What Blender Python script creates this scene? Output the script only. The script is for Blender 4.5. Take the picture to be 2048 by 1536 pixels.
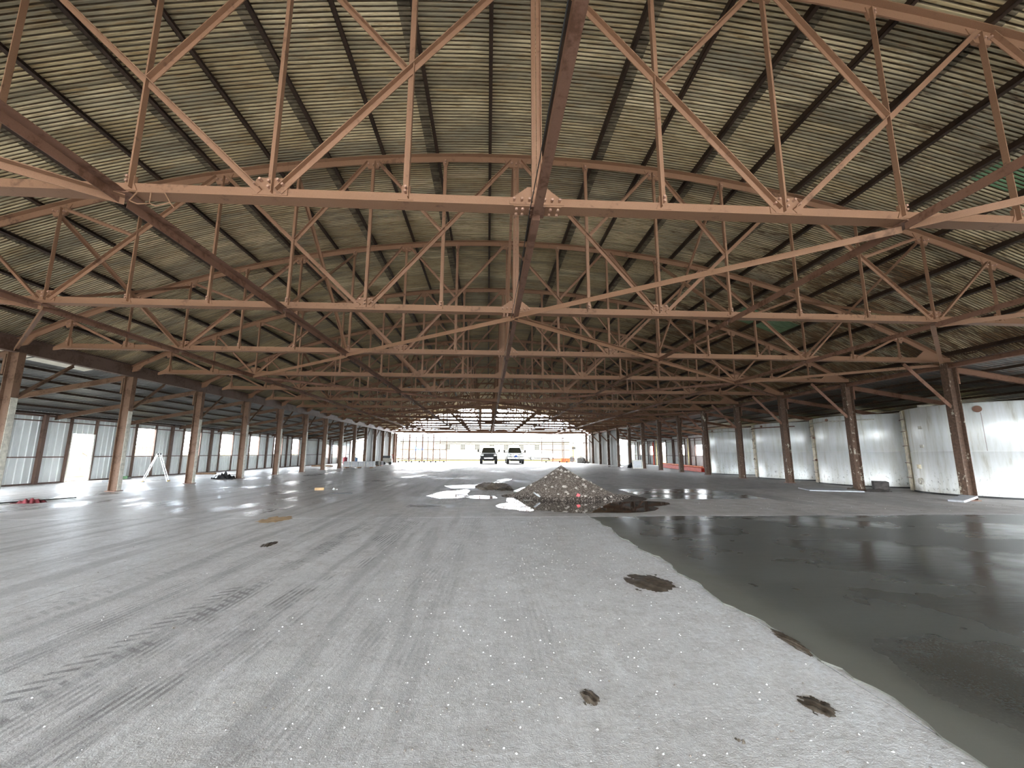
import bpy, bmesh, math, random
from mathutils import Vector, Matrix
random.seed(7)
for o in list(bpy.data.objects): bpy.data.objects.remove(o)
S = bpy.context.scene
COL = S.collection
# ------------------------------------------------------------------ camera
F, PITCH, YAW, ROLL, CX, H = 838.45, .1636, .0568, .003, -.6063, 1.5
cy, sy, cp, sp, cr, sr = math.cos(YAW), math.sin(YAW), math.cos(PITCH), math.sin(PITCH), math.cos(ROLL), math.sin(ROLL)
R0 = Vector((cy, -sy, 0)); FW = Vector((sy*cp, cy*cp, sp)); U0 = Vector((-sy*sp, -cy*sp, cp))
RR = cr*R0 + sr*U0; UU = cr*U0 - sr*R0
cd = bpy.data.cameras.new('camera'); cam = bpy.data.objects.new('camera', cd); COL.objects.link(cam)
cd.sensor_fit = 'HORIZONTAL'; cd.sensor_width = 36; cd.lens = F/2048*36; cd.clip_start = .05; cd.clip_end = 2000
cam.matrix_world = Matrix(((RR.x, UU.x, -FW.x, CX), (RR.y, UU.y, -FW.y, 0), (RR.z, UU.z, -FW.z, H), (0, 0, 0, 1)))
S.camera = cam
# ------------------------------------------------------------------ world, sun, exposure
SKY, SUN, EXPO = 10.0, 5.0, 1.76
w = bpy.data.worlds.new('sky'); S.world = w; w.use_nodes = True
nt = w.node_tree; bg = nt.nodes['Background']
tc = nt.nodes.new('ShaderNodeTexCoord'); mp = nt.nodes.new('ShaderNodeMapping'); mp.inputs['Scale'].default_value = (1, 1, 3.5)
nz = nt.nodes.new('ShaderNodeTexNoise'); nz.inputs['Scale'].default_value = 2.2; nz.inputs['Detail'].default_value = 5
rp = nt.nodes.new('ShaderNodeValToRGB'); rp.color_ramp.elements[0].position = .42; rp.color_ramp.elements[1].position = .62
rp.color_ramp.elements[0].color = (.74, .87, 1, 1); rp.color_ramp.elements[1].color = (1, .98, .95, 1)
nt.links.new(tc.outputs['Generated'], mp.inputs[0]); nt.links.new(mp.outputs[0], nz.inputs['Vector'])
nt.links.new(nz.outputs['Fac'], rp.inputs[0]); nt.links.new(rp.outputs[0], bg.inputs[0]); bg.inputs[1].default_value = SKY
sd = bpy.data.lights.new('sun', 'SUN'); sd.energy = SUN; sd.angle = .02; sd.color = (1, .97, .93)
so = bpy.data.objects.new('sun', sd); COL.objects.link(so); so.location = (0, -60, 40)
so.rotation_euler = Vector((.03, .86, -.5)).to_track_quat('-Z', 'Y').to_euler()
vs = S.view_settings; vs.view_transform = 'Standard'; vs.look = 'None'; vs.gamma = 1; vs.exposure = EXPO; vs.use_curve_mapping = False
S.cycles.max_bounces = 10; S.cycles.diffuse_bounces = 6; S.cycles.glossy_bounces = 4
try: S.cycles.use_light_tree = True
except Exception: pass

# ------------------------------------------------------------------ material helpers
class NM:
    def __init__(s, name):
        s.m = bpy.data.materials.new(name); s.m.use_nodes = True; s.t = s.m.node_tree; s.b = s.t.nodes['Principled BSDF']
    def n(s, k, **kw):
        x = s.t.nodes.new(k)
        for a, b in kw.items(): setattr(x, a, b)
        return x
    def put(s, sock, v):
        if hasattr(v, 'is_output') or isinstance(v, bpy.types.NodeSocket): s.t.links.new(v, sock)
        else:
            if isinstance(v, tuple) and len(v) == 3 and sock.type == 'RGBA': v = (*v, 1)
            sock.default_value = v
    def M(s, op, a, b=0.0, c=0.0, clamp=False):
        x = s.n('ShaderNodeMath', operation=op, use_clamp=clamp); s.put(x.inputs[0], a); s.put(x.inputs[1], b)
        if len(x.inputs) > 2: s.put(x.inputs[2], c)
        return x.outputs[0]
    def pos(s): return s.n('ShaderNodeNewGeometry').outputs['Position']
    def objc(s): return s.n('ShaderNodeTexCoord').outputs['Object']
    def xyz(s, v):
        x = s.n('ShaderNodeSeparateXYZ'); s.put(x.inputs[0], v); return x.outputs
    def noise(s, v, scale, detail=4, rough=.55, st=(1, 1, 1), loc=(0, 0, 0)):
        mp = s.n('ShaderNodeMapping'); s.put(mp.inputs[0], v); mp.inputs['Scale'].default_value = st; mp.inputs['Location'].default_value = loc
        x = s.n('ShaderNodeTexNoise'); s.put(x.inputs['Vector'], mp.outputs[0]); x.inputs['Scale'].default_value = scale
        x.inputs['Detail'].default_value = detail; x.inputs['Roughness'].default_value = rough; return x.outputs['Fac']
    def ss(s, v, a, b):     # smoothstep a..b -> 0..1
        x = s.n('ShaderNodeMapRange', interpolation_type='SMOOTHSTEP'); s.put(x.inputs[0], v)
        s.put(x.inputs[1], a); s.put(x.inputs[2], b); x.inputs[3].default_value = 0; x.inputs[4].default_value = 1; return x.outputs[0]
    def mix(s, f, a, b):
        x = s.n('ShaderNodeMix', data_type='RGBA'); s.put(x.inputs['Factor'], f); s.put(x.inputs[6], a); s.put(x.inputs[7], b); return x.outputs[2]
    def rnd(s): return s.n('ShaderNodeObjectInfo').outputs['Random']
    def bump(s, h, strength=.3, dist=.02):
        x = s.n('ShaderNodeBump'); s.put(x.inputs['Height'], h); x.inputs['Strength'].default_value = strength; x.inputs['Distance'].default_value = dist
        s.t.links.new(x.outputs[0], s.b.inputs['Normal'])
    def out(s, col=None, rough=None, metal=None, spec=None):
        if col is not None: s.put(s.b.inputs['Base Color'], col)
        if rough is not None: s.put(s.b.inputs['Roughness'], rough)
        if metal is not None: s.put(s.b.inputs['Metallic'], metal)
        if spec is not None: s.put(s.b.inputs['Specular IOR Level'], spec)
        return s.m
def plain(name, col, rough=.6, metal=0, var=.25, scale=6):
    q = NM(name); n = q.noise(q.objc(), scale, 5)
    d = tuple(c*(1-var) for c in col); l = tuple(min(1, c*(1+var)) for c in col)
    return q.out(q.mix(q.ss(n, .3, .7), d, l), rough, metal)

# painted steel: primer with rust blooms; streak stretched along z
def steel(name, paint, rust, amount, rough=.6):
    q = NM(name); p = q.pos()
    n1 = q.noise(p, 2.2, 6, .65); n2 = q.noise(p, 16, 4, .6, loc=(3, 1, 7)); n3 = q.noise(p, 90, 2)
    a = q.ss(q.M('ADD', q.M('MULTIPLY', n1, .7), q.M('MULTIPLY', n2, .3)), .64-amount*.3, .76-amount*.3)
    c = q.mix(a, paint, rust)
    c = q.mix(q.M('MULTIPLY', q.ss(n3, .35, .75), .28), c, tuple(x*.6 for x in paint))
    q.bump(n3, .15, .004)
    return q.out(c, rough, 0, .3)
M_TRUSS = steel('red_oxide_steel', (.275, .15, .088), (.14, .075, .045), .3)
M_STRUT = steel('dark_rusty_steel', (.20, .105, .07), (.11, .05, .028), .5)
M_PURLIN = steel('brown_purlin_steel', (.05, .03, .02), (.03, .018, .012), .5)
M_COLUMN = steel('brown_column_steel', (.17, .10, .065), (.10, .055, .033), .5)
M_GIRDER = steel('brown_girder_steel', (.135, .085, .065), (.085, .05, .035), .5)
def peeling():
    q = NM('peeling_rusty_steel'); p = q.pos()
    n = q.noise(p, 3.5, 6, .7, st=(1, 1, .6)); n2 = q.noise(p, 14, 4)
    c = q.mix(q.ss(n2, .3, .7), (.075, .045, .03), (.125, .075, .05))
    m = q.ss(q.M('ADD', q.M('MULTIPLY', n, .8), q.M('MULTIPLY', n2, .2)), .575, .62)
    return q.out(q.mix(m, c, (.42, .38, .30)), .7, 0, .3)
M_PEEL = peeling()
M_WHITEPAINT = plain('chipped_white_paint', (.50, .48, .41), .6, 0, .22, 9)
M_BOLT = plain('bolt_steel', (.42, .25, .18), .5, 0, .2, 30)

def roof_mat(green=False):
    q = NM('green_roof_sheet' if green else 'corrugated_roof_sheet'); p = q.pos(); X, Y, Z = q.xyz(p)[:3]
    r = q.rnd()
    big = q.noise(p, .8, 5, .6, st=(.35, 1.6, .35)); fine = q.noise(p, 7, 5, .65, st=(.3, 2.4, .3)); blot = q.noise(p, 1.7, 5, .6, st=(.5, 1.2, .5), loc=(5, 2, 1))
    c = q.mix(r, (.44, .345, .19), (.76, .64, .40))
    c = q.mix(q.M('MULTIPLY', q.ss(big, .43, .62), .7), c, (.23, .215, .165))
    c = q.mix(q.M('MULTIPLY', q.ss(fine, .50, .66), .7), c, (.29, .185, .08))
    row = q.noise(p, 1.0, 3, .6, st=(.22, 9, .22), loc=(0, 3, 0)); c = q.mix(q.M('MULTIPLY', q.ss(row, .55, .68), .6), c, (.17, .14, .09))
    row2 = q.noise(p, 1.0, 4, .6, st=(.5, 2.2, .5), loc=(8, 3, 0)); c = q.mix(q.M('MULTIPLY', q.ss(row2, .55, .64), .5), c, (.20, .18, .13))
    # rust, more of it towards the right-hand eave and deeper into the hall
    side = q.M('MULTIPLY', q.ss(X, 1.0, 11.0), q.M('ADD', .6, q.M('MULTIPLY', q.ss(Y, 6, 16), .55)))
    th = q.M('SUBTRACT', .655, q.M('MULTIPLY', side, .20))
    rf = q.M('ADD', q.M('MULTIPLY', blot, .55), q.M('MULTIPLY', fine, .45))
    rm = q.n('ShaderNodeMapRange'); q.put(rm.inputs[0], rf); q.put(rm.inputs[1], th); q.put(rm.inputs[2], q.M('ADD', th, .07)); 
    c = q.mix(q.M('MULTIPLY', rm.outputs[0], .85), c, q.mix(q.ss(fine, .45, .6), (.17, .07, .025), (.06, .035, .02)))
    # a few greenish sheets on the right
    if green: c = q.mix(.85, c, (.13, .30, .16))
    q.bump(fine, .1, .01)
    return q.out(c, .75, 0, .2)
M_ROOF = roof_mat(); M_ROOFG = roof_mat(True)
def roof_lap():
    q = NM('stained_sheet_lap'); p = q.pos(); n = q.noise(p, 5, 5, .6, st=(.5, 1.5, .5))
    return q.out(q.mix(q.ss(n, .35, .65), (.10, .08, .055), (.24, .195, .13)), .8, 0, .2)
M_LAP = roof_lap()
def roof_valley():  # groove shade painted in as a darker brown
    q = NM('shaded_sheet_valley'); n = q.noise(q.pos(), 4, 4, .6, st=(.4, 2, .4))
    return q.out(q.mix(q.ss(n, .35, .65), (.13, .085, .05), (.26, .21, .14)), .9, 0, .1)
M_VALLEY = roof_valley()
def shed_mat(name, a, b, rust=0.0):
    q = NM(name); p = q.pos(); n = q.noise(p, 2.5, 5, .6, st=(1, 1, .35)); f = q.noise(p, 30, 3)
    c = q.mix(q.rnd(), a, b); c = q.mix(q.M('MULTIPLY', q.ss(n, .45, .75), .35), c, tuple(x*.6 for x in a))
    if rust: c = q.mix(q.M('MULTIPLY', q.ss(n, .62-rust*.2, .7), .8), c, (.16, .07, .03))
    return q.out(c, .5, 0, .4)
M_WALL = shed_mat('pale_galvanised_panel', (.70, .73, .72), (.78, .81, .79))
M_WALLDARK = shed_mat('weathered_grey_board', (.23, .22, .20), (.30, .29, .27))
M_SHEDROOF = shed_mat('grey_shed_roof_sheet', (.075, .073, .068), (.15, .148, .14))
M_SHEDROOF2 = shed_mat('rusty_shed_roof_sheet', (.055, .048, .042), (.11, .10, .09), .5)
M_TRANSL = plain('pale_translucent_sheet', (.75, .72, .62), .6, 0, .08)

def floor_mat():
    q = NM('worn_concrete_floor'); p = q.pos(); X, Y, Z = q.xyz(p)[:3]
    n1 = q.noise(p, .35, 5, .6); n2 = q.noise(p, 2.3, 6, .65, loc=(4, 4, 0)); n3 = q.noise(p, 24, 4, .7); n4 = q.noise(p, 110, 2)
    st = q.noise(p, 1.0, 6, .6, st=(3.2, .22, 1)); st2 = q.noise(p, 3.0, 4, .6, st=(3.5, .16, 1), loc=(9, 0, 0))
    left = q.ss(X, 0.2, -2.0)
    c = q.mix(q.ss(n1, .3, .7), (.47, .462, .455), (.58, .572, .562))
    c = q.mix(q.M('MULTIPLY', q.ss(n2, .45, .75), .35), c, (.37, .358, .34))
    c = q.mix(q.M('MULTIPLY', q.ss(n3, .50, .68), .42), c, (.72, .715, .705))
    n5 = q.noise(p, 9, 5, .75, loc=(1, 8, 0)); c = q.mix(q.M('MULTIPLY', q.ss(n5, .52, .66), .30), c, (.36, .345, .325)); c = q.mix(q.M('MULTIPLY', q.ss(n4, .56, .70), .35), c, (.20, .19, .18))
    c = q.mix(q.M('MULTIPLY', q.ss(n3, .50, .28), .28), c, (.20, .19, .18))
    n6 = q.noise(p, 5.5, 6, .7, loc=(7, 1, 0)); c = q.mix(q.M('MULTIPLY', q.ss(n6, .50, .66), .45), c, (.33, .315, .295)); c = q.mix(q.M('MULTIPLY', q.ss(n6, .46, .34), .35), c, (.70, .695, .69))
    n7 = q.noise(p, 1.6, 6, .75, st=(1.6, .8, 1), loc=(3, 9, 0)); c = q.mix(q.M('MULTIPLY', q.ss(n7, .56, .66), .45), c, (.69, .69, .69)); c = q.mix(q.M('MULTIPLY', q.ss(n7, .44, .34), .35), c, (.31, .29, .27))
    # lengthwise scuffs on the left
    c = q.mix(q.M('MULTIPLY', q.M('MULTIPLY', q.ss(st, .47, .62), left), .52), c, (.28, .275, .27))
    c = q.mix(q.M('MULTIPLY', q.M('MULTIPLY', q.ss(st2, .56, .72), left), .35), c, (.62, .61, .60))
    # brown dirt beyond the day joint
    far = q.ss(Y, 10.2, 10.9)
    dirt = q.M('MULTIPLY', far, q.M('ADD', .25, q.M('MULTIPLY', q.ss(X, -7.0, 1.0), .6)))
    dn = q.ss(q.M('ADD', q.M('MULTIPLY', n2, .6), q.M('MULTIPLY', n3, .4)), .30, .62)
    c = q.mix(q.M('MULTIPLY', q.M('MULTIPLY', dirt, dn), .95), c, (.33, .30, .265))
    damp = q.ss(q.noise(p, .5, 5, .6, st=(1, .45, 1), loc=(2, 7, 0)), .52, .60)
    c = q.mix(q.M('MULTIPLY', q.M('MULTIPLY', damp, far), .55), c, (.20, .185, .17))
    # white cement bloom beside the fresh pour
    bl = q.M('MULTIPLY', q.M('MULTIPLY', q.ss(X, .4, 1.75), q.ss(Y, 10.6, 9.8)), q.ss(q.M('ADD', q.M('MULTIPLY', n2, .5), q.M('MULTIPLY', n3, .5)), .40, .62))
    c = q.mix(q.M('MULTIPLY', bl, .75), c, (.66, .67, .68))
    # tyre tracks: (x at y=0, slope, half width, kind)
    patch = q.ss(q.noise(p, 2.2, 5, .7, st=(1, .7, 1), loc=(1, 3, 2)), .40, .62)
    tot = 0.0
    for (a, b, hw, kind, k) in [(-3.62, .06, .20, 'lug', .9), (-2.92, .055, .16, 'rib', .85), (-2.55, .04, .10, 'rib', .6), (-5.35, .105, .2, 'lug', .35), (-4.25, .05, .22, 'rib', .5),
                                (-3.15, -.01, .16, 'rib', .7), (-6.6, .04, .2, 'rib', .4), (-1.2, .02, .16, 'rib', .28), (-.15, .0, .16, 'rib', .2), (-8.2, .02, .2, 'rib', .4), (-2.05, .13, .14, 'rib', .35)]:
        u = q.M('SUBTRACT', X, q.M('ADD', a, q.M('MULTIPLY', Y, b)))
        au = q.M('ABSOLUTE', u)
        band = q.ss(au, hw, hw*.8)
        if kind == 'lug':
            ph = q.M('ADD', q.M('MULTIPLY', Y, 52.0), q.M('ADD', q.M('MULTIPLY', au, 26.0), q.M('MULTIPLY', q.M('GREATER_THAN', u, 0), 3.1)))
            t = q.ss(q.M('SINE', ph), .1, .5); t = q.M('MULTIPLY', t, q.ss(au, .015, .035))
        else:
            t = q.ss(q.M('SINE', q.M('MULTIPLY', u, 2*math.pi/.055)), -.35, .25)
        t = q.M('MULTIPLY', q.M('MULTIPLY', t, band), k)
        tot = q.M('MAXIMUM', tot, t)
    near = q.ss(Y, 13, 9)
    c = q.mix(q.M('MULTIPLY', q.M('MULTIPLY', tot, patch), q.M('MULTIPLY', near, .8)), c, (.135, .13, .125))
    # roughness: trowelled and shiny to the left and far, dusty near
    rg = q.M('ADD', .52, q.M('MULTIPLY', n2, .22))
    rg = q.M('SUBTRACT', rg, q.M('MULTIPLY', q.ss(X, -3.5, -6.5), .20))
    rg = q.M('SUBTRACT', rg, q.M('MULTIPLY', q.M('MULTIPLY', damp, far), .18))
    rg = q.M('ADD', rg, q.M('MULTIPLY', q.ss(st, .45, .65), .1))
    hgt = q.M('ADD', q.M('MULTIPLY', n3, .6), q.M('ADD', q.M('MULTIPLY', n4, .25), q.M('MULTIPLY', n2, .6)))
    q.bump(hgt, .6, .015)
    return q.out(c, rg, 0, .32)
M_FLOOR = floor_mat()
def wet_mat():
    q = NM('wet_fresh_concrete'); p = q.pos(); X, Y, Z = q.xyz(p)[:3]
    n1 = q.noise(p, .45, 4, .55, st=(1, 1.3, 1)); n2 = q.noise(p, 2.5, 5, .6); n3 = q.noise(p, 60, 3, .7); rip = q.noise(p, 5, 3, .5, st=(.5, 2.2, 1))
    edge = q.ss(q.M('ADD', X, q.M('MULTIPLY', n2, .5)), 2.8, 2.2)
    c = q.mix(q.ss(n1, .35, .65), (.062, .066, .060), (.105, .112, .103))
    c = q.mix(q.M('MULTIPLY', edge, .8), c, (.155, .155, .13))
    c = q.mix(q.M('MULTIPLY', q.ss(n3, .45, .7), .25), c, (.15, .15, .14))
    rg = q.M('ADD', q.M('ADD', .16, q.M('MULTIPLY', q.ss(n1, .35, .6), .16)), q.M('MULTIPLY', edge, .25))
    q.bump(q.M('ADD', q.M('MULTIPLY', rip, .6), q.M('MULTIPLY', n3, .05)), .10, .02)
    return q.out(c, rg, 0, .5)
M_WET = wet_mat()
def water_mat():
    q = NM('puddle_water'); q.bump(q.noise(q.pos(), 3, 3), .04, .01)
    return q.out((.035, .03, .025), .03, 0, .6)
M_WATER = water_mat()
M_MUD = plain('wet_mud', (.075, .06, .045), .45, 0, .4, 12)
def gravel_mat():
    q = NM('brown_gravel_soil'); p = q.pos(); n = q.noise(p, 14, 5); Z = q.xyz(p)[2]; wet = q.ss(q.M('ADD', Z, q.M('MULTIPLY', n, .12)), .24, .12)
    c = q.mix(q.ss(n, .3, .7), (.075, .06, .048), (.15, .122, .098)); return q.out(q.mix(wet, c, (.045, .035, .028)), .85, 0, .3)
M_GRAVEL = gravel_mat()
def stone_mat(name, a, b):
    q = NM(name); return q.out(q.mix(q.ss(q.noise(q.pos(), 9, 2), .35, .65), a, b), .85)
M_GRAVEL2 = plain('tan_mud', (.22, .18, .14), .8, 0, .45, 9)
M_STONE = stone_mat('mixed_pebbles', (.10, .082, .066), (.225, .19, .16))
M_STONEL = stone_mat('pale_stone', (.30, .265, .23), (.44, .40, .35))
M_CHIP = stone_mat('white_chips', (.5, .5, .49), (.75, .75, .74))
M_RED = plain('red_plastic', (.6, .05, .06), .4)
def grass_mat():
    q = NM('dry_grass_field'); p = q.pos(); n = q.noise(p, .25, 6, .7, st=(.4, 1, 1)); f = q.noise(p, 3, 5, .7, st=(.3, 1, 1))
    c = q.mix(q.ss(n, .35, .65), (.030, .024, .003), (.048, .036, .007)); c = q.mix(q.M('MULTIPLY', q.ss(f, .45, .7), .4), c, (.022, .023, .003))
    return q.out(c, .95, 0, .1)
M_GRASS = grass_mat()
M_APRON = plain('pale_concrete_apron', (.075, .066, .05), .9, 0, .12, .4)
def tank_mat():
    q = NM('pale_tank_coating'); p = q.pos(); X, Y, Z = q.xyz(p)[:3]
    st = q.noise(p, 4, 5, .65, st=(1, 1, .12)); n = q.noise(p, 2.2, 6, .7, loc=(3, 0, 0)); sc = q.noise(p, 9, 6, .75, st=(1, 1, .8))
    c = q.mix(q.ss(st, .35, .7), (.86, .875, .87), (.72, .72, .67))
    c = q.mix(q.M('MULTIPLY', q.ss(st, .58, .72), .5), c, (.42, .37, .27))
    low = q.ss(Z, 1.3, .1)
    c = q.mix(q.M('MULTIPLY', q.M('MULTIPLY', q.ss(sc, .56, .64), low), .8), c, (.20, .20, .18))
    c = q.mix(q.M('MULTIPLY', q.ss(Z, .35, .0), .35), c, (.33, .32, .24))
    q.bump(n, .12, .03)
    return q.out(c, .42, .3, .5)
M_TANK = tank_mat()
M_TANKBAND = plain('side_lit_cream', (.70, .63, .48), .6, 0, .3, 5)  # tank band tone carries warm side light in its colour
M_DARK = plain('black_rubber', (.02, .02, .02), .5)
M_BLACK = plain('black_plastic_sheet', (.022, .022, .024), .3, 0, .5)
M_GREY = plain('grey_block', (.40, .41, .42), .8, 0, .12)
M_WHITE = plain('white_wall_paint', (.82, .78, .70), .8, 0, .05)
M_ROOFW = plain('white_metal_roof', (.10, .10, .098), .5, 0, .04)
M_CREAM = plain('cream_render', (.066, .058, .046), .8, 0, .04)
M_PANE = NM('dark_window_pane').out((.012, .012, .009), .5, 0, .1)
M_ALU = plain('bare_aluminium', (.75, .76, .78), .35, .8, .08)
M_ORANGE = plain('orange_paint', (.80, .16, .03), .5)
M_REDP = plain('red_oxide_beam', (.55, .07, .03), .55)
M_YELLOW = plain('yellow_paint', (.80, .55, .08), .5)
M_PALEY = plain('faded_yellow_paint', (.50, .42, .20), .6)
M_BLUE = plain('blue_lettering', (.04, .12, .55), .5, 0, .05)
M_WOOD = plain('brown_timber', (.20, .12, .07), .8)
M_CARD = plain('tan_cardboard', (.42, .28, .14), .8)
M_CLOTH = plain('dull_red_cloth', (.22, .035, .045), .9)
M_SCRAP = plain('dark_scrap', (.06, .05, .045), .8, 0, .6, 5)
M_GLASS = NM('vehicle_glass').out((.05, .06, .05), .08, 0, .8)
M_TBLACK = NM('black_vehicle_paint').out((.03, .03, .028), .2, .2, .6)
M_TSILVER = NM('silver_vehicle_paint').out((.55, .56, .56), .25, .4, .6)
M_TWHITE = NM('white_vehicle_paint').out((.8, .8, .8), .25, 0, .6)
M_CHROME = NM('chrome').out((.8, .8, .8), .12, 1)
M_LAMP = NM('headlight_lens').out((.75, .75, .70), .15, 0, .8)

# ------------------------------------------------------------------ mesh helpers
class B:
    def __init__(s): s.v = []; s.f = []; s.mi = []
    def add(s, v, f, mi=0):
        o = len(s.v); s.v += [tuple(p) for p in v]; s.f += [tuple(i+o for i in q) for q in f]; s.mi += [mi]*len(f); return s
    def box(s, c, d, rz=0, mi=0, rx=0, ry=0):
        hx, hy, hz = d[0]/2, d[1]/2, d[2]/2
        R = Matrix.Rotation(rz, 3, 'Z') @ Matrix.Rotation(ry, 3, 'Y') @ Matrix.Rotation(rx, 3, 'X'); c = Vector(c)
        v = [c + R @ Vector((x*hx, y*hy, z*hz)) for x in (-1, 1) for y in (-1, 1) for z in (-1, 1)]
        return s.add(v, [(0, 1, 3, 2), (4, 6, 7, 5), (0, 4, 5, 1), (2, 3, 7, 6), (0, 2, 6, 4), (1, 5, 7, 3)], mi)
    def ext(s, p0, p1, prof, up=(0, 0, 1), mi=0):      # extrude closed 2D profile (a,b): a = side, b = up
        p0 = Vector(p0); p1 = Vector(p1); d = (p1-p0).normalized(); up = Vector(up)
        side = d.cross(up)
        if side.length < 1e-5: side = d.cross(Vector((1, 0, 0)))
        side.normalize(); u = side.cross(d).normalized()
        n = len(prof); v = [p + side*a + u*b for p in (p0, p1) for a, b in prof]
        f = [(i, (i+1) % n, n+(i+1) % n, n+i) for i in range(n)] + [tuple(range(n-1, -1, -1)), tuple(range(n, 2*n))]
        return s.add(v, f, mi)
    def cyl(s, p0, p1, r, n=8, r2=None, mi=0):
        r2 = r if r2 is None else r2
        p0 = Vector(p0); p1 = Vector(p1); d = (p1-p0).normalized(); a = d.orthogonal().normalized(); b = d.cross(a)
        v = [p + (a*math.cos(2*math.pi*i/n) + b*math.sin(2*math.pi*i/n))*q for p, q in ((p0, r), (p1, r2)) for i in range(n)]
        f = [(i, (i+1) % n, n+(i+1) % n, n+i) for i in range(n)] + [tuple(range(n-1, -1, -1)), tuple(range(n, 2*n))]
        return s.add(v, f, mi)
    def poly(s, pts, nrm, th, mi=0):                     # flat polygon extruded by th along nrm
        nrm = Vector(nrm).normalized(); n = len(pts)
        v = [Vector(p)-nrm*th/2 for p in pts] + [Vector(p)+nrm*th/2 for p in pts]
        f = [(i, (i+1) % n, n+(i+1) % n, n+i) for i in range(n)] + [tuple(range(n-1, -1, -1)), tuple(range(n, 2*n))]
        return s.add(v, f, mi)
    def mesh(s, name, mats, smooth=False, recalc=True):
        me = bpy.data.meshes.new(name); me.from_pydata(s.v, [], s.f)
        for m in (mats if isinstance(mats, (list, tuple)) else [mats]): me.materials.append(m)
        if any(s.mi): me.polygons.foreach_set('material_index', s.mi)
        if recalc:
            bm = bmesh.new(); bm.from_mesh(me); bmesh.ops.recalc_face_normals(bm, faces=bm.faces); bm.to_mesh(me); bm.free()
        if smooth: me.polygons.foreach_set('use_smooth', [True]*len(me.polygons))
        me.update(); return me
def ob(name, me, parent=None, loc=None, rz=0, **kw):
    o = bpy.data.objects.new(name, me); COL.objects.link(o)
    if parent is not None: o.parent = parent
    if loc is not None: o.location = loc
    if rz: o.rotation_euler = (0, 0, rz)
    for k, v in kw.items(): o[k] = v
    return o
def thing(name, label, cat, loc=(0, 0, 0), rz=0, group=None, me=None):
    o = ob(name, me, None, loc, rz, label=label, category=cat)
    if group: o['group'] = group
    return o
def structure(name, label=None, me=None, loc=(0, 0, 0)):
    o = ob(name, me, None, loc); o['kind'] = 'structure'
    if label: o['label'] = label
    return o
def bevel(o, wdt=.01, seg=2):
    m = o.modifiers.new('bevel', 'BEVEL'); m.width = wdt; m.segments = seg; m.limit_method = 'ANGLE'; return o
ORD = ['first', 'second', 'third', 'fourth', 'fifth', 'sixth', 'seventh', 'eighth', 'ninth', 'tenth', 'eleventh', 'twelfth', 'thirteenth', 'fourteenth', 'fifteenth', 'sixteenth', 'seventeenth', 'eighteenth']

# ------------------------------------------------------------------ dimensions
SP, Y1, P, HC, HT, RAD = 4.1893, 5.0531, 1.7069, 4.727, 8.5133, 32.356
WL, WR, YEND = 15.10, 15.36, 67.75
def TY(k): return Y1 + (k-1)*SP
def arc(x, dr=0.0): return HT - RAD + math.sqrt((RAD+dr)**2 - x*x)
XL, XR = -21.8, 22.2
ZC = HT - RAD            # centre of the roof arc

# ------------------------------------------------------------------ ground
ge = B(); ge.add([(-400, -150, -.25), (400, -150, -.25), (400, 700, -.25), (-400, 700, -.25)], [(0, 1, 2, 3)])
structure('ground', 'dry yellow grass field around the hall', ge.mesh('ground', M_GRASS))
ap = B()
ap.box((0, -31.0, -.13), (60, 25.0, .22)); ap.box((0, 74.4, -.13), (52, 12.6, .22)); 
structure('apron', 'pale concrete apron outside both open ends', ap.mesh('apron', M_APRON))

# ------------------------------------------------------------------ floor slabs
fl = structure('floor', 'worn grey concrete floor cast in large slabs')
xs = [-21.8, -14.55, -5.2, 1.85, 8.9, 15.0, 22.2]; ys = [-18.3, -8.8, 0.3, 10.35, 17.95, 26.0, 34.4, 42.8, 51.1, 59.5, 67.95]
for i in range(len(xs)-1):
    for j in range(len(ys)-1):
        g = .011
        cxm, cym = (xs[i]+xs[i+1])/2, (ys[j]+ys[j+1])/2
        b = B().box((0, 0, -.1), (xs[i+1]-xs[i]-g, ys[j+1]-ys[j]-g, .2))
        ob('floor_slab', b.mesh('floor_slab', M_FLOOR), fl, (cxm, cym, 0))
ob('joint_filler', B().box((.2, 24.8, -.13), (43.9, 86.2, .2)).mesh('joint_filler', M_MUD), fl)
# fresh wet pour
def sheet(pts, z0, z1):
    b = B(); n = len(pts)
    v = [(x, y, z0) for x, y in pts] + [(x, y, z1) for x, y in pts]
    b.add(v, [tuple(range(n, 2*n))] + [(i, (i+1) % n, n+(i+1) % n, n+i) for i in range(n)]); return b
pts = []
y = -2.9
while y < 10.2:
    pts.append((1.86 + .03*math.sin(y*5.3) + .04*math.sin(y*2.1+1) + random.uniform(-.03, .03), y)); y += .12
x = 2.1
while x < 15.2:
    pts.append((x, 10.25 + .04*math.sin(x*1.9) + random.uniform(-.02, .02))); x += .25
pts += [(15.2, 10.2), (15.2, -2.9)]
ob('wet_concrete', sheet(pts, -.02, .012).mesh('wet_concrete', M_WET), fl, label='dark wet fresh concrete pour on the right')
pts = [(4.9, 17.85), (5.6, 17.95), (7.2, 17.85), (8.2, 18.3), (8.8, 17.9), (9.0, 16.4), (8.86, 14.1), (8.0, 14.2), (6.4, 14.05), (5.4, 14.2), (4.85, 14.3), (4.9, 16)]
ob('wet_patch', sheet(pts, -.02, .008).mesh('wet_patch', M_WET), fl, label='dark damp rectangular patch behind the gravel heap')

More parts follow.
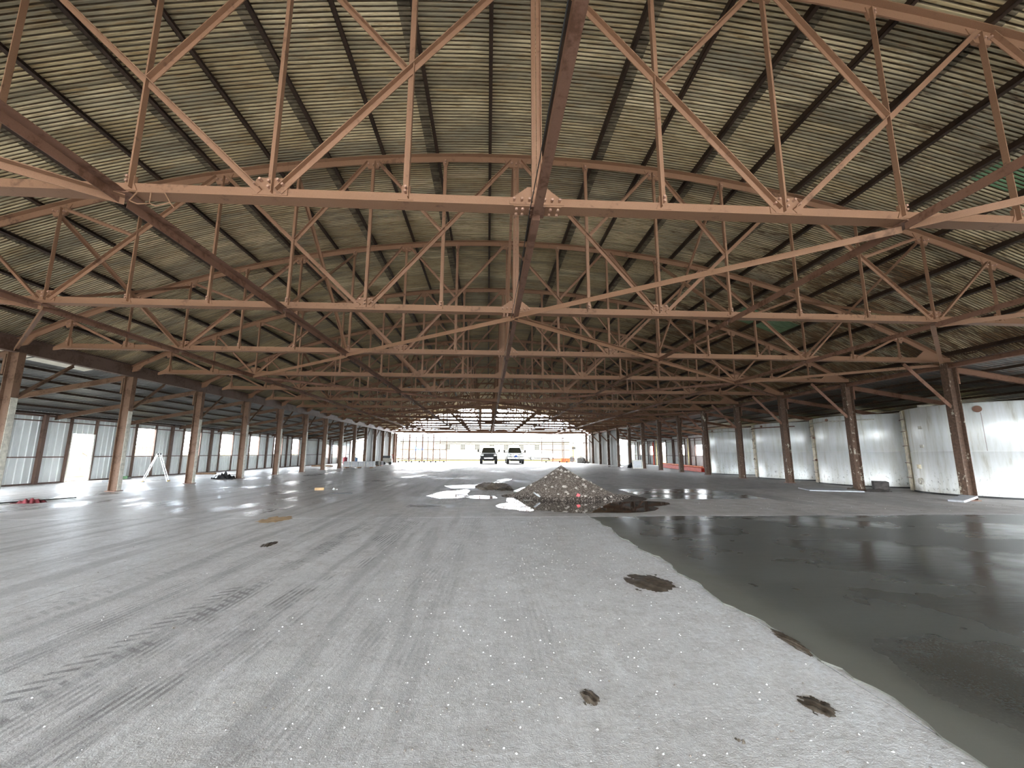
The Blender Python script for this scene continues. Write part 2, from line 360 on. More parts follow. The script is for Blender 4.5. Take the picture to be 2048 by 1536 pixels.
# ------------------------------------------------------------------ main roof (ceiling)
ceil = structure('ceiling', 'arched corrugated metal roof on dark purlins')
PS = 1.263/ (RAD)       # purlin step as angle
pang = [(.5+n)*PS for n in range(13)]
RS = RAD + .29
def corr_profile(y0, n, pitch=.0825):
    # broad flutes hanging down with narrow deep valleys between them
    out = []
    for i in range(n):
        b = y0 + i*pitch
        out += [(b, .046), (b+.011, .044), (b+.015, .006), (b+.028, .0), (b+.056, .0), (b+.068, .006), (b+.0715, .044)]
    out += [(y0+n*pitch, .046), (y0+n*pitch+.013, .044)]; return out
def roof_sheet(a0, a1, n=8, pitch=.0825):
    half = (a0+a1)/2
    seg = 4 if (a1-a0) < .09 else 5
    prof = corr_profile(-n*pitch/2, n); b = B(); m = len(prof); v = []
    lap = .26/RAD
    if a1-a0 >= .09: angs = [a0-lap*.25, a0+(a1-a0)*.25, (a0+a1)/2, a0+(a1-a0)*.75, a1+lap*.25]
    else: angs = [a0, a0+lap, a0+lap+(a1-a0-lap)/2, a1+lap*.35]
    for a in angs:
        dr = .004 if (a == angs[-1] and a1-a0 < .09) else 0
        for (yy, zz) in prof: v.append(((RS+zz+dr)*math.sin(a), yy, (RS+zz+dr)*math.cos(a)))
    f = []; mi = []
    for i in range(len(angs)-1):
        for j in range(m-1):
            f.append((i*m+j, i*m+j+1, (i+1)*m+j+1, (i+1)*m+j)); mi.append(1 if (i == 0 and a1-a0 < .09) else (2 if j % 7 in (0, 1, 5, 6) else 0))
    b.v = v; b.f = f; b.mi = mi; return b
bounds = [1.5*PS, 3.5*PS, 5.5*PS, 7.5*PS, 9.5*PS, 11.5*PS, 13.0*PS]
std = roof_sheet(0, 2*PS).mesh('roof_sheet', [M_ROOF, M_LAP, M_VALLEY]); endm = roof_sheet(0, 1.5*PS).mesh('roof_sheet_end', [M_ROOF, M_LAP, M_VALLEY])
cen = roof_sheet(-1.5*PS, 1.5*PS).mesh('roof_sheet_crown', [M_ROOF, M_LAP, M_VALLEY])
def mirror(me):
    m2 = me.copy()
    for vv in m2.vertices: vv.co.x *= -1
    m2.flip_normals(); return m2
stdL, endL = mirror(std), mirror(endm)
WS = .66
rows = [-17.8 + i*WS for i in range(130)]
cells = []
for r, yy in enumerate(rows):
    cells.append((yy, cen, 0.0, 0.0))
    for i in range(6):
        me = endm if i == 5 else std; meL = endL if i == 5 else stdL
        cells.append((yy, me, bounds[i], 0)); cells.append((yy, meL, -bounds[i], 0))
near_cells = [c for c in cells if 4.6 < c[0] < 19.4]; near_cells = near_cells[:299]
ns = set(id(c) for c in near_cells)
stdG = std.copy(); stdG.materials[0] = M_ROOFG
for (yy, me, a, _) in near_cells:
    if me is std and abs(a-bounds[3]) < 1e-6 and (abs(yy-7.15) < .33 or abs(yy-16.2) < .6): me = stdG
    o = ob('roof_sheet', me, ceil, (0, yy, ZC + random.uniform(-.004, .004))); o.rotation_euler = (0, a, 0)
big = B()
rest_v = []; rest_f = []; rest_mi = []
cache = {}
for c in cells:
    if id(c) in ns: continue
    yy, me, a, _ = c
    key = (me.name, round(a, 4))
    if key not in cache:
        R = Matrix.Rotation(a, 3, 'Y'); cache[key] = ([R @ vv.co for vv in me.vertices], [tuple(p.vertices) for p in me.polygons], [p.material_index for p in me.polygons])
    V, Fc, MI = cache[key]; o = len(rest_v)
    rest_v += [(p.x, p.y+yy, p.z+ZC) for p in V]; rest_f += [tuple(i+o for i in q) for q in Fc]; rest_mi += MI
big.v, big.f, big.mi = rest_v, rest_f, rest_mi
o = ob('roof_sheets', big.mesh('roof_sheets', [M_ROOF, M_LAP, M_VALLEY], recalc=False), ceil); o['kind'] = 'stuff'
pur = B(); pw, ph = .07, .145
pur.box((0, 25.0, ph/2), (pw, 85.6, .012)); pur.box((-pw/2+.006, 25.0, ph/2), (.012, 85.6, ph)); pur.box((0, 25.0, .006), (pw, 85.6, .012))
pme = pur.mesh('purlin', M_PURLIN)
for s in (-1, 1):
    for a in pang:
        rr = RAD + .148
        o = ob('purlin', pme, ceil, (rr*math.sin(s*a), 0, ZC + rr*math.cos(a))); o.rotation_euler = (0, s*a, 0)

# ------------------------------------------------------------------ roof trusses
def angle_member(p0, p1, inner, wd=.085, leg=.07, yoff=-.012, t=.011):
    """single angle in the XZ plane; face leg in the plane, other leg points to the camera (-Y) from the edge on side `inner`"""
    (x0, z0), (x1, z1) = p0, p1; d = Vector((x1-x0, 0, z1-z0)).normalized(); n = Vector((-d.z, 0, d.x))
    if n.dot(Vector(inner)) < 0: n = -n
    a = Vector((x0, yoff, z0)); b = Vector((x1, yoff, z1)); Yv = Vector((0, -1, 0)); h = wd/2
    prof = [(-h, 0), (h-t, 0), (h-t, leg), (h, leg), (h, -t), (-h, -t)]
    bb = B(); v = [p + n*q + Yv*r for p in (a, b) for q, r in prof]; m = len(prof)
    bb.add(v, [(i, (i+1) % m, m+(i+1) % m, m+i) for i in range(m)] + [tuple(range(m-1, -1, -1)), tuple(range(m, 2*m))]); return bb
ZF = 4.665                                     # flange of the bottom chord
def zb(i): return ZF + .08
def ztop(i): return arc(i*P, .05)
TM = []                                        # (name, mesh)
b = B()
b.box((.85, 0, ZF), (2*8*P+1.7+.3 - .0, .20, .014)); b.box((.85, 0, ZF+.085), (2*8*P+1.7+.3, .022, .16))
b.box((.85, 0, ZF+.012), (2*8*P+2.0, .05, .012))
TM.append(('bottom_chord', b.mesh('bottom_chord', M_TRUSS)))
b = B(); n = 44; A = math.asin(15.25/RAD)
def arcstrip(b, r0, r1, ya, yb):
    v = []
    for i in range(n+1):
        a = -A + 2*A*i/n
        for r in (r0, r1):
            for yy in (ya, yb): v.append((r*math.sin(a), yy, ZC + r*math.cos(a)))
    f = []
    for i in range(n):
        o, q = 4*i, 4*i+4
        f += [(o, o+1, q+1, q), (o+2, q+2, q+3, o+3), (o, q, q+2, o+2), (o+1, o+3, q+3, q+1)]
    f += [(0, 2, 3, 1), (4*n, 4*n+1, 4*n+3, 4*n+2)]; b.add(v, f)
arcstrip(b, RAD, RAD+.14, -.012, .012); arcstrip(b, RAD+.138, RAD+.152, -.11, .11)
TM.append(('top_chord', b.mesh('top_chord', M_TRUSS)))
for i in range(-8, 9):
    inn = (1, 0, 0) if i < 0 else (-1, 0, 0)
    if i == 0:
        for s in (-1, 1): TM.append(('vertical', angle_member((s*.036, zb(0)), (s*.036, ztop(0)), (s, 0, 0), .065, .06).mesh('vertical', M_TRUSS)))
    else: TM.append(('vertical', angle_member((i*P, zb(i)), (i*P, ztop(i)), inn).mesh('vertical', M_TRUSS)))
def dia(a, b_, yo=-.034, wd=.08):
    TM.append(('diagonal', angle_member(a, b_, (0, 0, 1), wd, .065, yo).mesh('diagonal', M_TRUSS)))
def at(a, b_, x): t = (x-a[0])/(b_[0]-a[0]); return (x, a[1]+(b_[1]-a[1])*t)
for s in (-1, 1):
    Bt = lambda i: (s*i*P, zb(i)+.02); Tp = lambda i: (s*i*P, ztop(i)-.03)
    sh = lambda p, d: (p[0]+s*d, p[1])
    d1 = (sh(Bt(2), -.12), sh(Tp(0), .10)); d2 = (sh(Bt(2), .12), sh(Tp(4), -.12)); d3 = (sh(Bt(6), -.12), sh(Tp(4), .12)); d4 = (sh(Bt(6), .12), sh(Tp(7), -.08)); d5 = (sh(Bt(7), .1), sh(Tp(8), -.05))
    for d in (d1, d2, d3, d4, d5): dia(*d)
    c1 = at(*d1, s*P); c3 = at(*d2, s*3*P); c5 = at(*d3, s*5*P)
    dia(sh(c1, .05), sh(Tp(2), -.12), -.02, .07); dia(sh(c3, -.05), sh(Tp(2), .12), -.02, .07); dia(sh(c5, .05), sh(Tp(6), -.12), -.02, .07)
# gussets with bolt heads as sub-parts
def gus(pts): return [(x, 0, z) for x, z in pts]
GM = []
def gusset(poly, bolts):
    g = B().poly(gus(poly), (0, 1, 0), .05).mesh('gusset_plate', M_TRUSS)
    bb = B()
    for (x, z) in bolts: bb.cyl((x, -.085, z), (x, -.02, z), .017, 6)
    GM.append((g, bb.mesh('bolt_heads', M_BOLT)))
for i in range(-8, 9):
    x = i*P; z0 = ZF+.06; s = 1 if i > 0 else -1
    if i == 0:
        gusset([(-.36, z0), (.36, z0), (.36, z0+.06), (.12, z0+.25), (-.12, z0+.25), (-.36, z0+.06)], [(-.30+.1*k, z0+.05) for k in range(7)] + [(-.05, z0+.16), (.05, z0+.16)])
    elif abs(i) in (2, 6): gusset([(x-.22, z0), (x+.22, z0), (x+.22, z0+.13), (x+.16, z0+.24), (x-.16, z0+.24), (x-.22, z0+.13)], [(x-.17, z0+.13), (x-.11, z0+.19), (x, z0+.09), (x, z0+.17), (x+.11, z0+.19), (x+.17, z0+.13)])
    elif abs(i) == 7: gusset([(x-.12, z0), (x+.26, z0), (x+.24, z0+.14), (x-.08, z0+.2)], [(x, z0+.12), (x+.14, z0+.1)])
    elif abs(i) == 8 and s < 0: gusset([(x-.42, z0-.12), (x+.12, z0-.02), (x+.1, z0+.10), (x+.05, z0+.3), (x-.05, z0+.3), (x-.12, z0+.14), (x-.42, z0-.02)], [(x, z0+.1), (x, z0+.2)])
    else: gusset([(x-.10, z0), (x+.10, z0), (x+.055, z0+.10), (x+.055, z0+.2), (x-.055, z0+.2), (x-.055, z0+.10)], [(x, z0+.10), (x, z0+.16)])
    zt = arc(x, .09)
    if abs(i) in (0, 2, 4, 6, 7, 8):
        sl = -x/math.sqrt(RAD**2-x*x); q = .30 if i == 0 else .22
        gusset([(x-q, zt-q*sl), (x+q, zt+q*sl), (x+q*.55, zt-.22+q*sl*.5), (x-q*.55, zt-.22-q*sl*.5)], [(x-.11, zt-.13), (x, zt-.15), (x+.11, zt-.13)])
    else: gusset([(x-.09, zt), (x+.09, zt), (x+.05, zt-.2), (x-.05, zt-.2)], [(x, zt-.1), (x, zt-.16)])
heel = B().poly(gus([(8.25*P, ZF+.02), (9.0*P, ZF+.02), (9.0*P, arc(9.0*P, .05)), (8.55*P, arc(8.55*P, .05))]), (0, 1, 0), .04).mesh('heel_plate', M_TRUSS)
heelL = B().poly(gus([(-8.70*P, ZF+.10), (-8.95*P, ZF+.0), (-8.95*P, arc(9.0*P, .05)), (-8.55*P, arc(8.55*P, .05))]), (0, 1, 0), .04).mesh('heel_plate', M_TRUSS)
splice = B().box((0, 0, ZF-.012), (.62, .21, .012)).mesh('splice_plate', M_TRUSS)
spb = B()
for x in (-.27, -.19, -.09, .17, .27):
    for yy in (-.06, .06): spb.cyl((x, yy, ZF-.045), (x, yy, ZF-.015), .018, 6)
spb = spb.mesh('bolt_heads', M_BOLT)
TL = ['above and just before the camera', 'nearest in view, its bottom chord crossing the upper third']
for k in range(-4, 17):
    lab = {-4: 'red-brown steel roof truss at the open near end behind the camera', -3: 'red-brown steel roof truss behind the camera, one bay in from the open end', -2: 'red-brown steel roof truss behind the camera, two bays in from the open end', -1: 'red-brown steel roof truss just behind the camera, out of view', 0: 'red-brown steel roof truss directly overhead, before the nearest one in view', 1: 'red-brown steel arched roof truss nearest in view, pinkish bottom chord',
           16: 'red-brown steel roof truss closing the far open end'}.get(k, 'red-brown steel arched roof truss, %s one counting from the nearest in view' % ORD[k-1])
    t = thing('roof_truss', lab, 'truss', (0, TY(k), 0), group='arched steel roof trusses')
    for nm, me in TM: ob(nm, me, t)
    for g, bm_ in GM:
        o = ob('gusset_plate', g, t)
        if 1 <= k <= 3: ob('bolt_heads', bm_, o, kind='stuff')
    ob('heel_plate', heel, t); ob('heel_plate', heelL, t)
    o = ob('splice_plate', splice, t)
    if k <= 3: ob('bolt_heads', spb, o, kind='stuff')

# ------------------------------------------------------------------ longitudinal struts, lateral and sway bracing
def Lprof(w=.11, h=.11, t=.012): return [(-w/2, 0), (w/2, 0), (w/2, -t), (-w/2+t, -t), (-w/2+t, -h), (-w/2, -h)]
def Uprof(w=.10, h=.12, t=.012): return [(-w/2, 0), (w/2, 0), (w/2, -h), (-w/2, -h)]
for i, lab in ((-6, 'long brown steel strut running lengthwise at far left of the truss bottoms'), (-3, 'long rusty steel strut running lengthwise left of the centre line'), (0, 'long rusty steel strut running lengthwise along the hall centre line'),
               (3, 'long rusty steel strut running lengthwise right of the centre line'), (6, 'long brown steel strut running lengthwise at far right of the truss bottoms')):
    t = thing('longitudinal_strut', lab, 'strut', (i*P, 0, 0), group='lengthwise roof struts')
    for k in range(-4, 16):
        a = max(-15.9, TY(k)+.06); bq = TY(k+1)-.06
        pr = Uprof(.10, .10) if i == 0 else Lprof(.13, .12)
        ob('strut_length', B().ext((0, a, ZF-.012), (0, bq, ZF-.012), pr).mesh('strut_length', M_STRUT), t)
        ob('joint_plate', B().box((0, TY(k+1), ZF-.03), (.2, .26, .02)).mesh('joint_plate', M_STRUT), t)
segs = [(0, 6, 1, 3), (0, -6, 1, -3), (0, 6, 1, 9), (0, -6, 1, -9), (1, 3, 2, 0), (1, 8.8, 2, 6), (1, -8.8, 2, -6), (2, 0, 3, 3), (2, 0, 3, -3), (2, 6, 3, 8.85), (2, -6, 3, -8.85), (3, 3, 4, 6), (3, -3, 4, -6), (3, 8.85, 4, 6)]
k0 = 4
while k0 < 16:
    for s in (-1, 1): segs += [(k0, 6*s, k0+1, 3*s), (k0+1, 3*s, k0+2, 0), (k0+2, 0, k0+3, 3*s), (k0+3, 3*s, k0+4, 6*s)] + ([(k0, 6, k0+1, 8.85), (k0+3, 8.85, k0+4, 6)] if s > 0 else [])
    k0 += 4
sway = {2, 5, 8, 11, 14}
for k in range(0, 16):
    mine = [s for s in segs if s[0] == k]
    if not mine and k not in sway: continue
    t = thing('roof_bracing', ('diagonal steel bracing overhead between the unseen truss and the nearest one' if k == 0 else 'diagonal steel bracing spanning from the %s roof truss to the next one behind' % ORD[k-1]), 'bracing', (0, TY(k), 0), group='diagonal roof bracing bays')
    for (a, i, b_, j) in mine:
        ob('lateral_brace', B().ext((i*P, .05, ZF-.04), (j*P, SP-.05, ZF-.04), Lprof(.10, .10)).mesh('lateral_brace', M_TRUSS if k < 4 else M_STRUT), t)
    if k in sway:
        for i in (-6, -3, 0, 3, 6):
            zt = arc(i*P)-.05
            ob('sway_brace', B().ext((i*P+.03, .05, ZF+.15), (i*P+.03, SP-.05, zt), Lprof(.075, .075)).mesh('sway_brace', M_TRUSS), t)
            ob('sway_brace', B().ext((i*P-.06, .05, zt), (i*P-.06, SP-.05, ZF+.15), Lprof(.075, .075)).mesh('sway_brace', M_TRUSS), t)
# thin cable strung beside the central strut
def cable(pts, r=.006, n=5):
    b = B()
    for a, c in zip(pts, pts[1:]): b.cyl(a, c, r, n)
    return b
pts = []
for i in range(0, 81):
    yy = -2 + i*.5; f = ((yy - Y1) / SP) % 1.0
    pts.append((-.10, yy, ZF-.06 - .09*4*f*(1-f)))
thing('hanging_cable', 'thin cable sagging beside the central roof strut', 'cable', me=cable(pts).mesh('cable', M_DARK))
b = B(); x0 = -3*P
for (a, c) in [((.18, -.10, 0), (.10, -.10, -.12)), ((.10, -.10, -.12), (.2, -.10, -.16)), ((.2, -.1, -.16), (.34, -.1, -.15)), ((.34, -.1, -.15), (.34, -.1, 0)), ((.34, -.1, -.15), (.42, -.1, -.18)), ((.42, -.1, -.18), (.58, -.1, -.13)), ((.58, -.1, -.13), (.5, -.1, 0)), ((.58, -.1, -.13), (.64, -.1, -.2)), ((.18, -.1, 0), (.5, -.1, 0))]:
    b.cyl((x0+a[0], Y1+a[1], ZF-.01+a[2]), (x0+c[0], Y1+c[1], ZF-.01+c[2]), .007, 5)
thing('wire_rack', 'small bent wire rack hanging under the nearest truss chord at left', 'wire rack', me=b.mesh('wire_rack', M_TRUSS))

# ------------------------------------------------------------------ eave girders
def Iprof(h, w, t=.02): return [(-w/2, 0), (w/2, 0), (w/2, -t), (t/2, -t), (t/2, -h+t), (w/2, -h+t), (w/2, -h), (-w/2, -h), (-w/2, -h+t), (-t/2, -h+t), (-t/2, -t), (-w/2, -t)]
structure('trim_1', 'deep brown steel eave girder on the left column row', B().ext((-WL, -18.0, 5.0), (-WL, YEND, 5.0), Iprof(.49, .20)).mesh('eave_girder', M_GIRDER))
structure('trim_2', 'rusty steel eave girder on the right column row', B().ext((WR+.02, -18.0, 4.62), (WR+.02, YEND, 4.62), Iprof(.16, .18)).mesh('eave_girder', M_STRUT))
fl_ = B(); yy = -2.6
while yy < YEND:
    hgt = .05 + random.random()**2*.08; fl_.box((WR+.16, yy+.2, 4.93-hgt/2), (.015, .4, hgt)); yy += .4
structure('trim_3', 'peeling pale edge of the right roof eave', fl_.mesh('peeling_eave', M_PEEL))

# ------------------------------------------------------------------ columns
def Hprof(w=.26, h=.33, t=.02): return [(-w/2, h/2), (w/2, h/2), (w/2, h/2-t), (t/2, h/2-t), (t/2, -h/2+t), (w/2, -h/2+t), (w/2, -h/2), (-w/2, -h/2), (-w/2, -h/2+t), (-t/2, -h/2+t), (-t/2, h/2-t), (-w/2, h/2-t)]
shL = B().ext((0, 0, 0), (0, 0, 4.51), Hprof(.21), up=(1, 0, 0)).mesh('shaft', M_COLUMN)
shR = B().ext((0, 0, 0), (0, 0, 4.62), Hprof(.24), up=(1, 0, 0)).mesh('shaft', M_PEEL)
base = B().box((0, 0, .012), (.38, .38, .024)).mesh('base_plate', M_STRUT)
covL = B().box((.173, .0, 1.56), (.014, .19, 3.1)).mesh('flange_cover', M_WHITEPAINT)
brL = B().ext((0, .12, 3.15), (0, 1.80, 4.52), Lprof(.10, .12)).mesh('knee_brace', M_COLUMN)
brR = B().ext((-.12, 0, 3.15), (-1.62, 0, 4.62), Lprof(.12, .13)).mesh('knee_brace', M_STRUT)
stub = B().box((-.26, 0, 4.14), (.06, .16, .62)).mesh('hanger', M_COLUMN)
stubR = B().box((.26, 0, 4.2), (.06, .16, .6)).mesh('hanger', M_STRUT)
for k in range(-4, 17):
    for s in (-1, 1):
        side = 'left' if s < 0 else 'right'
        if k < 3: lab = 'steel column of the %s row, outside the photograph\'s edge, %s from the open near end' % (side, ORD[k+4])
        else: lab = ('brown steel column in the left row, %s from the left edge' % ORD[k-3]) if s < 0 else ('rust-and-white peeling steel column in the right row, %s from the right edge' % ORD[k-3])
        t = thing('steel_column', lab, 'column', (s*(WL if s < 0 else WR), TY(k), 0), group='%s row of steel columns' % side)
        ob('shaft', shL if s < 0 else shR, t); ob('base_plate', base, t)
        ob('knee_brace', brL if s < 0 else brR, t); ob('hanger', stub if s < 0 else stubR, t)
        if s < 0: ob('flange_cover', covL, t, label='pale painted cover on the inner flange')

# ------------------------------------------------------------------ side aisle roofs
def aisle(side):
    s = -1 if side == 'left' else 1
    x0, z0 = (-WL-.12, 4.72) if s < 0 else (WR+.12, 4.66); x1, z1 = (XL-.25, 3.33) if s < 0 else (XR+.25, 3.60)
    root = structure('ceiling_'+side, 'lean-to roof over the %s aisle' % side)
    L = math.hypot(x1-x0, z1-z0); ang = math.atan2(z1-z0, abs(x1-x0))
    def pt(t, dz=0): return (x0+(x1-x0)*t, z0+(z1-z0)*t+dz)
    raf = B().ext((x0, 0, z0-.12), (x1-.2*s, 0, z1-.10), Iprof(.20, .10, .012)).mesh('rafter', M_COLUMN if s < 0 else M_STRUT)
    for k in range(-4, 17): ob('rafter', raf, root, (0, TY(k), 0))
    for q in range(7):
        X, Z = pt(.03 + q*.155); ob('purlin', B().box((X, 24.9, Z-.075), (.05, 85.6, .09)).mesh('purlin', M_PURLIN), root)
    # ribbed sheets, one column wide
    Wd = 1.05; v = []; prof = []
    for i in range(6):
        b0 = -Wd/2 + i*Wd/6; prof += [(b0, .03), (b0+.03, 0), (b0+Wd/6-.03, 0)]
    prof.append((Wd/2, .03)); m = len(prof)
    bb = B(); vv = [(x, yy, z+zz+.0) for (x, z) in (pt(0), pt(1)) for yy, zz in prof]; bb.add(vv, [(j, j+1, m+j+1, m+j) for j in range(m-1)])
    ma = bb.mesh('roof_sheet', M_SHEDROOF if s < 0 else M_SHEDROOF2, recalc=False)
    yy = -17.4; i = 0
    while yy < YEND-.3:
        o = ob('roof_sheet', ma, root, (0, yy, random.uniform(0, .006)))
        yy += Wd; i += 1
    return root, pt
rl, ptl = aisle('left'); rr_, ptr = aisle('right')
# pale sheets patched under the left aisle roof near the first column
for (ya, yb_, ta, tb) in [(12.9, 14.4, .04, .10), (14.5, 16.6, .04, .115), (12.9, 14.4, .20, .26)]:
    (xa, za), (xb, zb_) = ptl(ta, -.03), ptl(tb, -.03)
    b = B(); b.add([(xa, ya, za), (xb, ya, zb_), (xb, yb_, zb_), (xa, yb_, za), (xa, ya, za+.01), (xb, ya, zb_+.01), (xb, yb_, zb_+.01), (xa, yb_, za+.01)], [(0, 1, 2, 3), (4, 7, 6, 5), (0, 4, 5, 1), (1, 5, 6, 2), (2, 6, 7, 3), (3, 7, 4, 0)])
    ob('pale_sheet', b.mesh('pale_sheet', M_TRANSL), rl, label='pale patched roof sheet')

# ------------------------------------------------------------------ ribbed panel walls
_pc = {}
def panel(Wd, Hh, mat, rib=.29, dep=.035):
    key = (round(Wd, 2), round(Hh, 2), mat.name)
    if key in _pc: return _pc[key]
    n = max(1, round(Wd/rib)); prof = []
    for i in range(n):
        b0 = -Wd/2 + i*Wd/n; prof += [(b0, .0), (b0+.02, dep), (b0+.045, dep), (b0+.065, 0)]
    prof += [(Wd/2, 0)]
    m = len(prof); b = B(); b.add([(d, yy, z) for z in (0, Hh) for yy, d in prof], [(j, j+1, m+j+1, m+j) for j in range(m-1)])
    _pc[key] = b.mesh('wall_panel', mat, recalc=False); return _pc[key]
def wall(root, X, y0, y1, ztop_, openings, mat, flip=False, along='Y', pw=.87):
    """openings: (a, b, zlo, zhi). panels split at each opening edge."""
    cuts = sorted(set([y0, y1] + [o[0] for o in openings] + [o[1] for o in openings]))
    cuts = [c for c in cuts if y0 <= c <= y1]
    for a, c in zip(cuts, cuts[1:]):
        op = [o for o in openings if o[0] <= a+1e-6 and o[1] >= c-1e-6]
        spans = [(0, ztop_)] if not op else [(0, op[0][2]), (op[0][3], ztop_)]
        n = max(1, round((c-a)/pw)); wdt = (c-a)/n
        for i in range(n):
            for (za, zb2) in spans:
                if zb2-za < .05: continue
                me = panel(wdt, zb2-za, mat); mid = a+(i+.5)*wdt
                if along == 'Y': o = ob('wall_panel', me, root, (X, mid, za), math.pi if flip else 0)
                else: o = ob('wall_panel', me, root, (mid, X, za), math.pi/2 if flip else -math.pi/2)
wl = structure('wall_left', 'pale ribbed metal wall of the left aisle with window openings')
opL = [(-15.5, -12.0, .3, 3.0), (-11.3, -7.9, .3, 3.0), (-7.2, -3.8, .3, 3.0), (-3.1, .3, .3, 3.0), (1.0, 4.4, .3, 3.0), (5.1, 8.5, .3, 3.0), (9.2, 12.6, .3, 3.0), (13.3, 16.4, .3, 3.0), (18.4, 19.8, 1.26, 2.4), (22.65, 23.9, 0, 2.42), (26.65, 28.05, 1.26, 2.95), (30.7, 32.3, 1.26, 2.95), (34.8, 36.3, 1.26, 2.95), (38.9, 40.35, 1.26, 2.95), (43.2, 44.7, 1.26, 2.95), (47.1, 48.7, 1.26, 2.95),  # wide openings on the unseen near stretch are guessed, added to let in light
       (55.7, 57.7, .85, 2.5), (59.2, 61.1, .85, 2.5), (63.2, 64.6, .85, 2.5)]
wall(wl, XL, -18.0, 67.75, 3.43, opL, M_WALL)
def framing(root, X, s, post_y, studs, opens, zt=3.25):
    pm = B().box((0, 0, zt/2), (.14, .17, zt)).mesh('post', M_GIRDER); sm = B().box((0, 0, zt/2), (.09, .10, zt)).mesh('stud', M_GIRDER)
    for yy in post_y: ob('post', pm, root, (X+s*.13, yy, 0))
    for yy in studs: ob('stud', sm, root, (X+s*.10, yy, 0))
    for z, th in ((2.95, .05), (1.25, .05), (3.2, .09), (.03, .06)):
        y = -18.0; cuts = sorted([o for o in opens if o[2] < z-.03 and o[3] > z+.03])
        for o in cuts + [(67.75, 0, 0, 0)]:
            if o[0]-y > .1: ob('girt', B().box((X+s*.08, (y+o[0])/2, z), (.06, o[0]-y, th)).mesh('girt', M_GIRDER), root)
            y = o[1]
framing(wl, XL, 1, [21.25+4.1*i for i in range(-9, 12)], [19.85, 22.57, 23.98, 26.6, 28.1, 30.6, 32.35, 34.7, 36.35, 38.85, 40.4, 43.1, 44.8, 47.0, 48.8, 55.6, 57.8, 59.1, 61.2, 63.1, 64.7], opL)
ob('door_jamb', B().box((XL+.05, 23.9, 1.21), (.2, .08, 2.42)).box((XL+.05, 22.66, 1.21), (.2, .05, 2.42)).mesh('door_jamb', M_WHITE), wl, label='white door jamb')
ob('threshold', B().box((XL, 23.27, .01), (.3, 1.25, .05)).mesh('threshold', M_WHITE), wl)
wr = structure('wall_right', 'pale ribbed metal wall of the right aisle with window openings')
opR = [(43.7, 45.2, 1.3, 2.45), (47.8, 49.1, 1.3, 2.5), (53.0, 54.2, 0, 2.9), (57.0, 58.2, 1.3, 2.5), (61.0, 62.2, 1.3, 2.7), (64.4, 66.0, 1.25, 2.8), (39.0, 41.8, .6, 3.2), (34.8, 37.6, .6, 3.2), (30.6, 33.4, .6, 3.2), (26.4, 29.2, .6, 3.2), (22.2, 25.0, .6, 3.2), (18.0, 20.8, .6, 3.2), (13.8, 16.6, .6, 3.2), (9.6, 12.4, .6, 3.2), (5.4, 8.2, .6, 3.2), (1.2, 4.0, .6, 3.2), (-3.0, -.2, .6, 3.2), (-7.2, -4.4, .6, 3.2)]  # large openings behind and before the tanks are unseen, added for more light
wall(wr, XR, -18.0, 67.75, 3.69, opR, M_WALL, flip=True)
framing(wr, XR, -1, [42.3+4.15*i for i in range(-14, 7)], [43.6, 45.3, 47.7, 49.2, 51.0, 52.9, 54.3, 56.9, 58.3, 60.9, 62.3, 64.3, 66.1], opR)
# inner partitions by the far end and the ends of the aisles
wi = structure('wall_inner_left', 'weathered grey boarded partition behind the far left columns'); wall(wi, -15.42, 52.1, 67.7, 4.5, [], M_WALLDARK, pw=1.0)
wi2 = structure('wall_inner_right', 'weathered grey boarded partition behind the far right columns'); wall(wi2, 15.72, 52.4, 67.7, 4.45, [], M_WALLDARK, flip=True, pw=1.0)
we = structure('wall_back_left', 'far end wall of the left aisle with a tall opening'); wall(we, 67.7, -21.8, -15.5, 3.9, [(-21.5, -19.7, 0, 3.7)], M_WALL, along='X')
we2 = structure('wall_back_right', 'far end wall of the right aisle with a tall opening'); wall(we2, 67.7, 15.8, 22.2, 3.9, [(19.5, 21.9, 0, 3.5)], M_WALL, along='X', flip=True)
# tall posts of the far doorway
for s, nm in ((-1, 'trim_4'), (1, 'trim_5')):
    structure(nm, 'far doorway post on the %s' % ('left' if s < 0 else 'right'), B().box((s*15.25, 67.5, 2.4), (.3, .35, 4.8)).mesh('door_post', M_COLUMN))

# ------------------------------------------------------------------ far sliding door frames
track = B().box((0, 67.85, 4.92), (30.6, .3, .16)).box((0, 67.62, 4.76), (30.6, .05, .12))
structure('trim_6', 'steel door track across the far opening', track.mesh('door_track', M_COLUMN))
def door_leaf(x0, x1, yy, label):
    t = thing('sliding_door_frame', label, 'door frame', ((x0+x1)/2, yy, 0), group='bare steel sliding door frames at the far end')
    hw = (x1-x0)/2; st = B().box((0, 0, 2.3), (.09, .07, 4.4)).mesh('stile', M_STRUT)
    for x in (-hw+.04, 0, hw-.04): ob('stile', st, t, (x, 0, 0))
    rl_ = B().box((0, 0, 0), (2*hw, .06, .075)).mesh('rail', M_STRUT)
    for z in (.62, 2.03, 3.5, 3.88, 4.46, .24): ob('rail', rl_, t, (0, 0, z))
    for (a, c) in [((-hw+.05, .65), (-.05, 2.0)), ((hw-.05, 2.0), (.05, .65)), ((-hw+.05, 3.9), (-hw*.4, 4.45)), ((hw-.05, 3.9), (hw*.4, 4.45))]:
        ob('brace', B().cyl((a[0], .03, a[1]), (c[0], .03, c[1]), .022, 6).mesh('brace', M_STRUT), t)
    for x in (-hw*.6, hw*.6):
        ob('wheel', B().cyl((x, -.04, .13), (x, .04, .13), .13, 12).mesh('wheel', M_DARK), t)
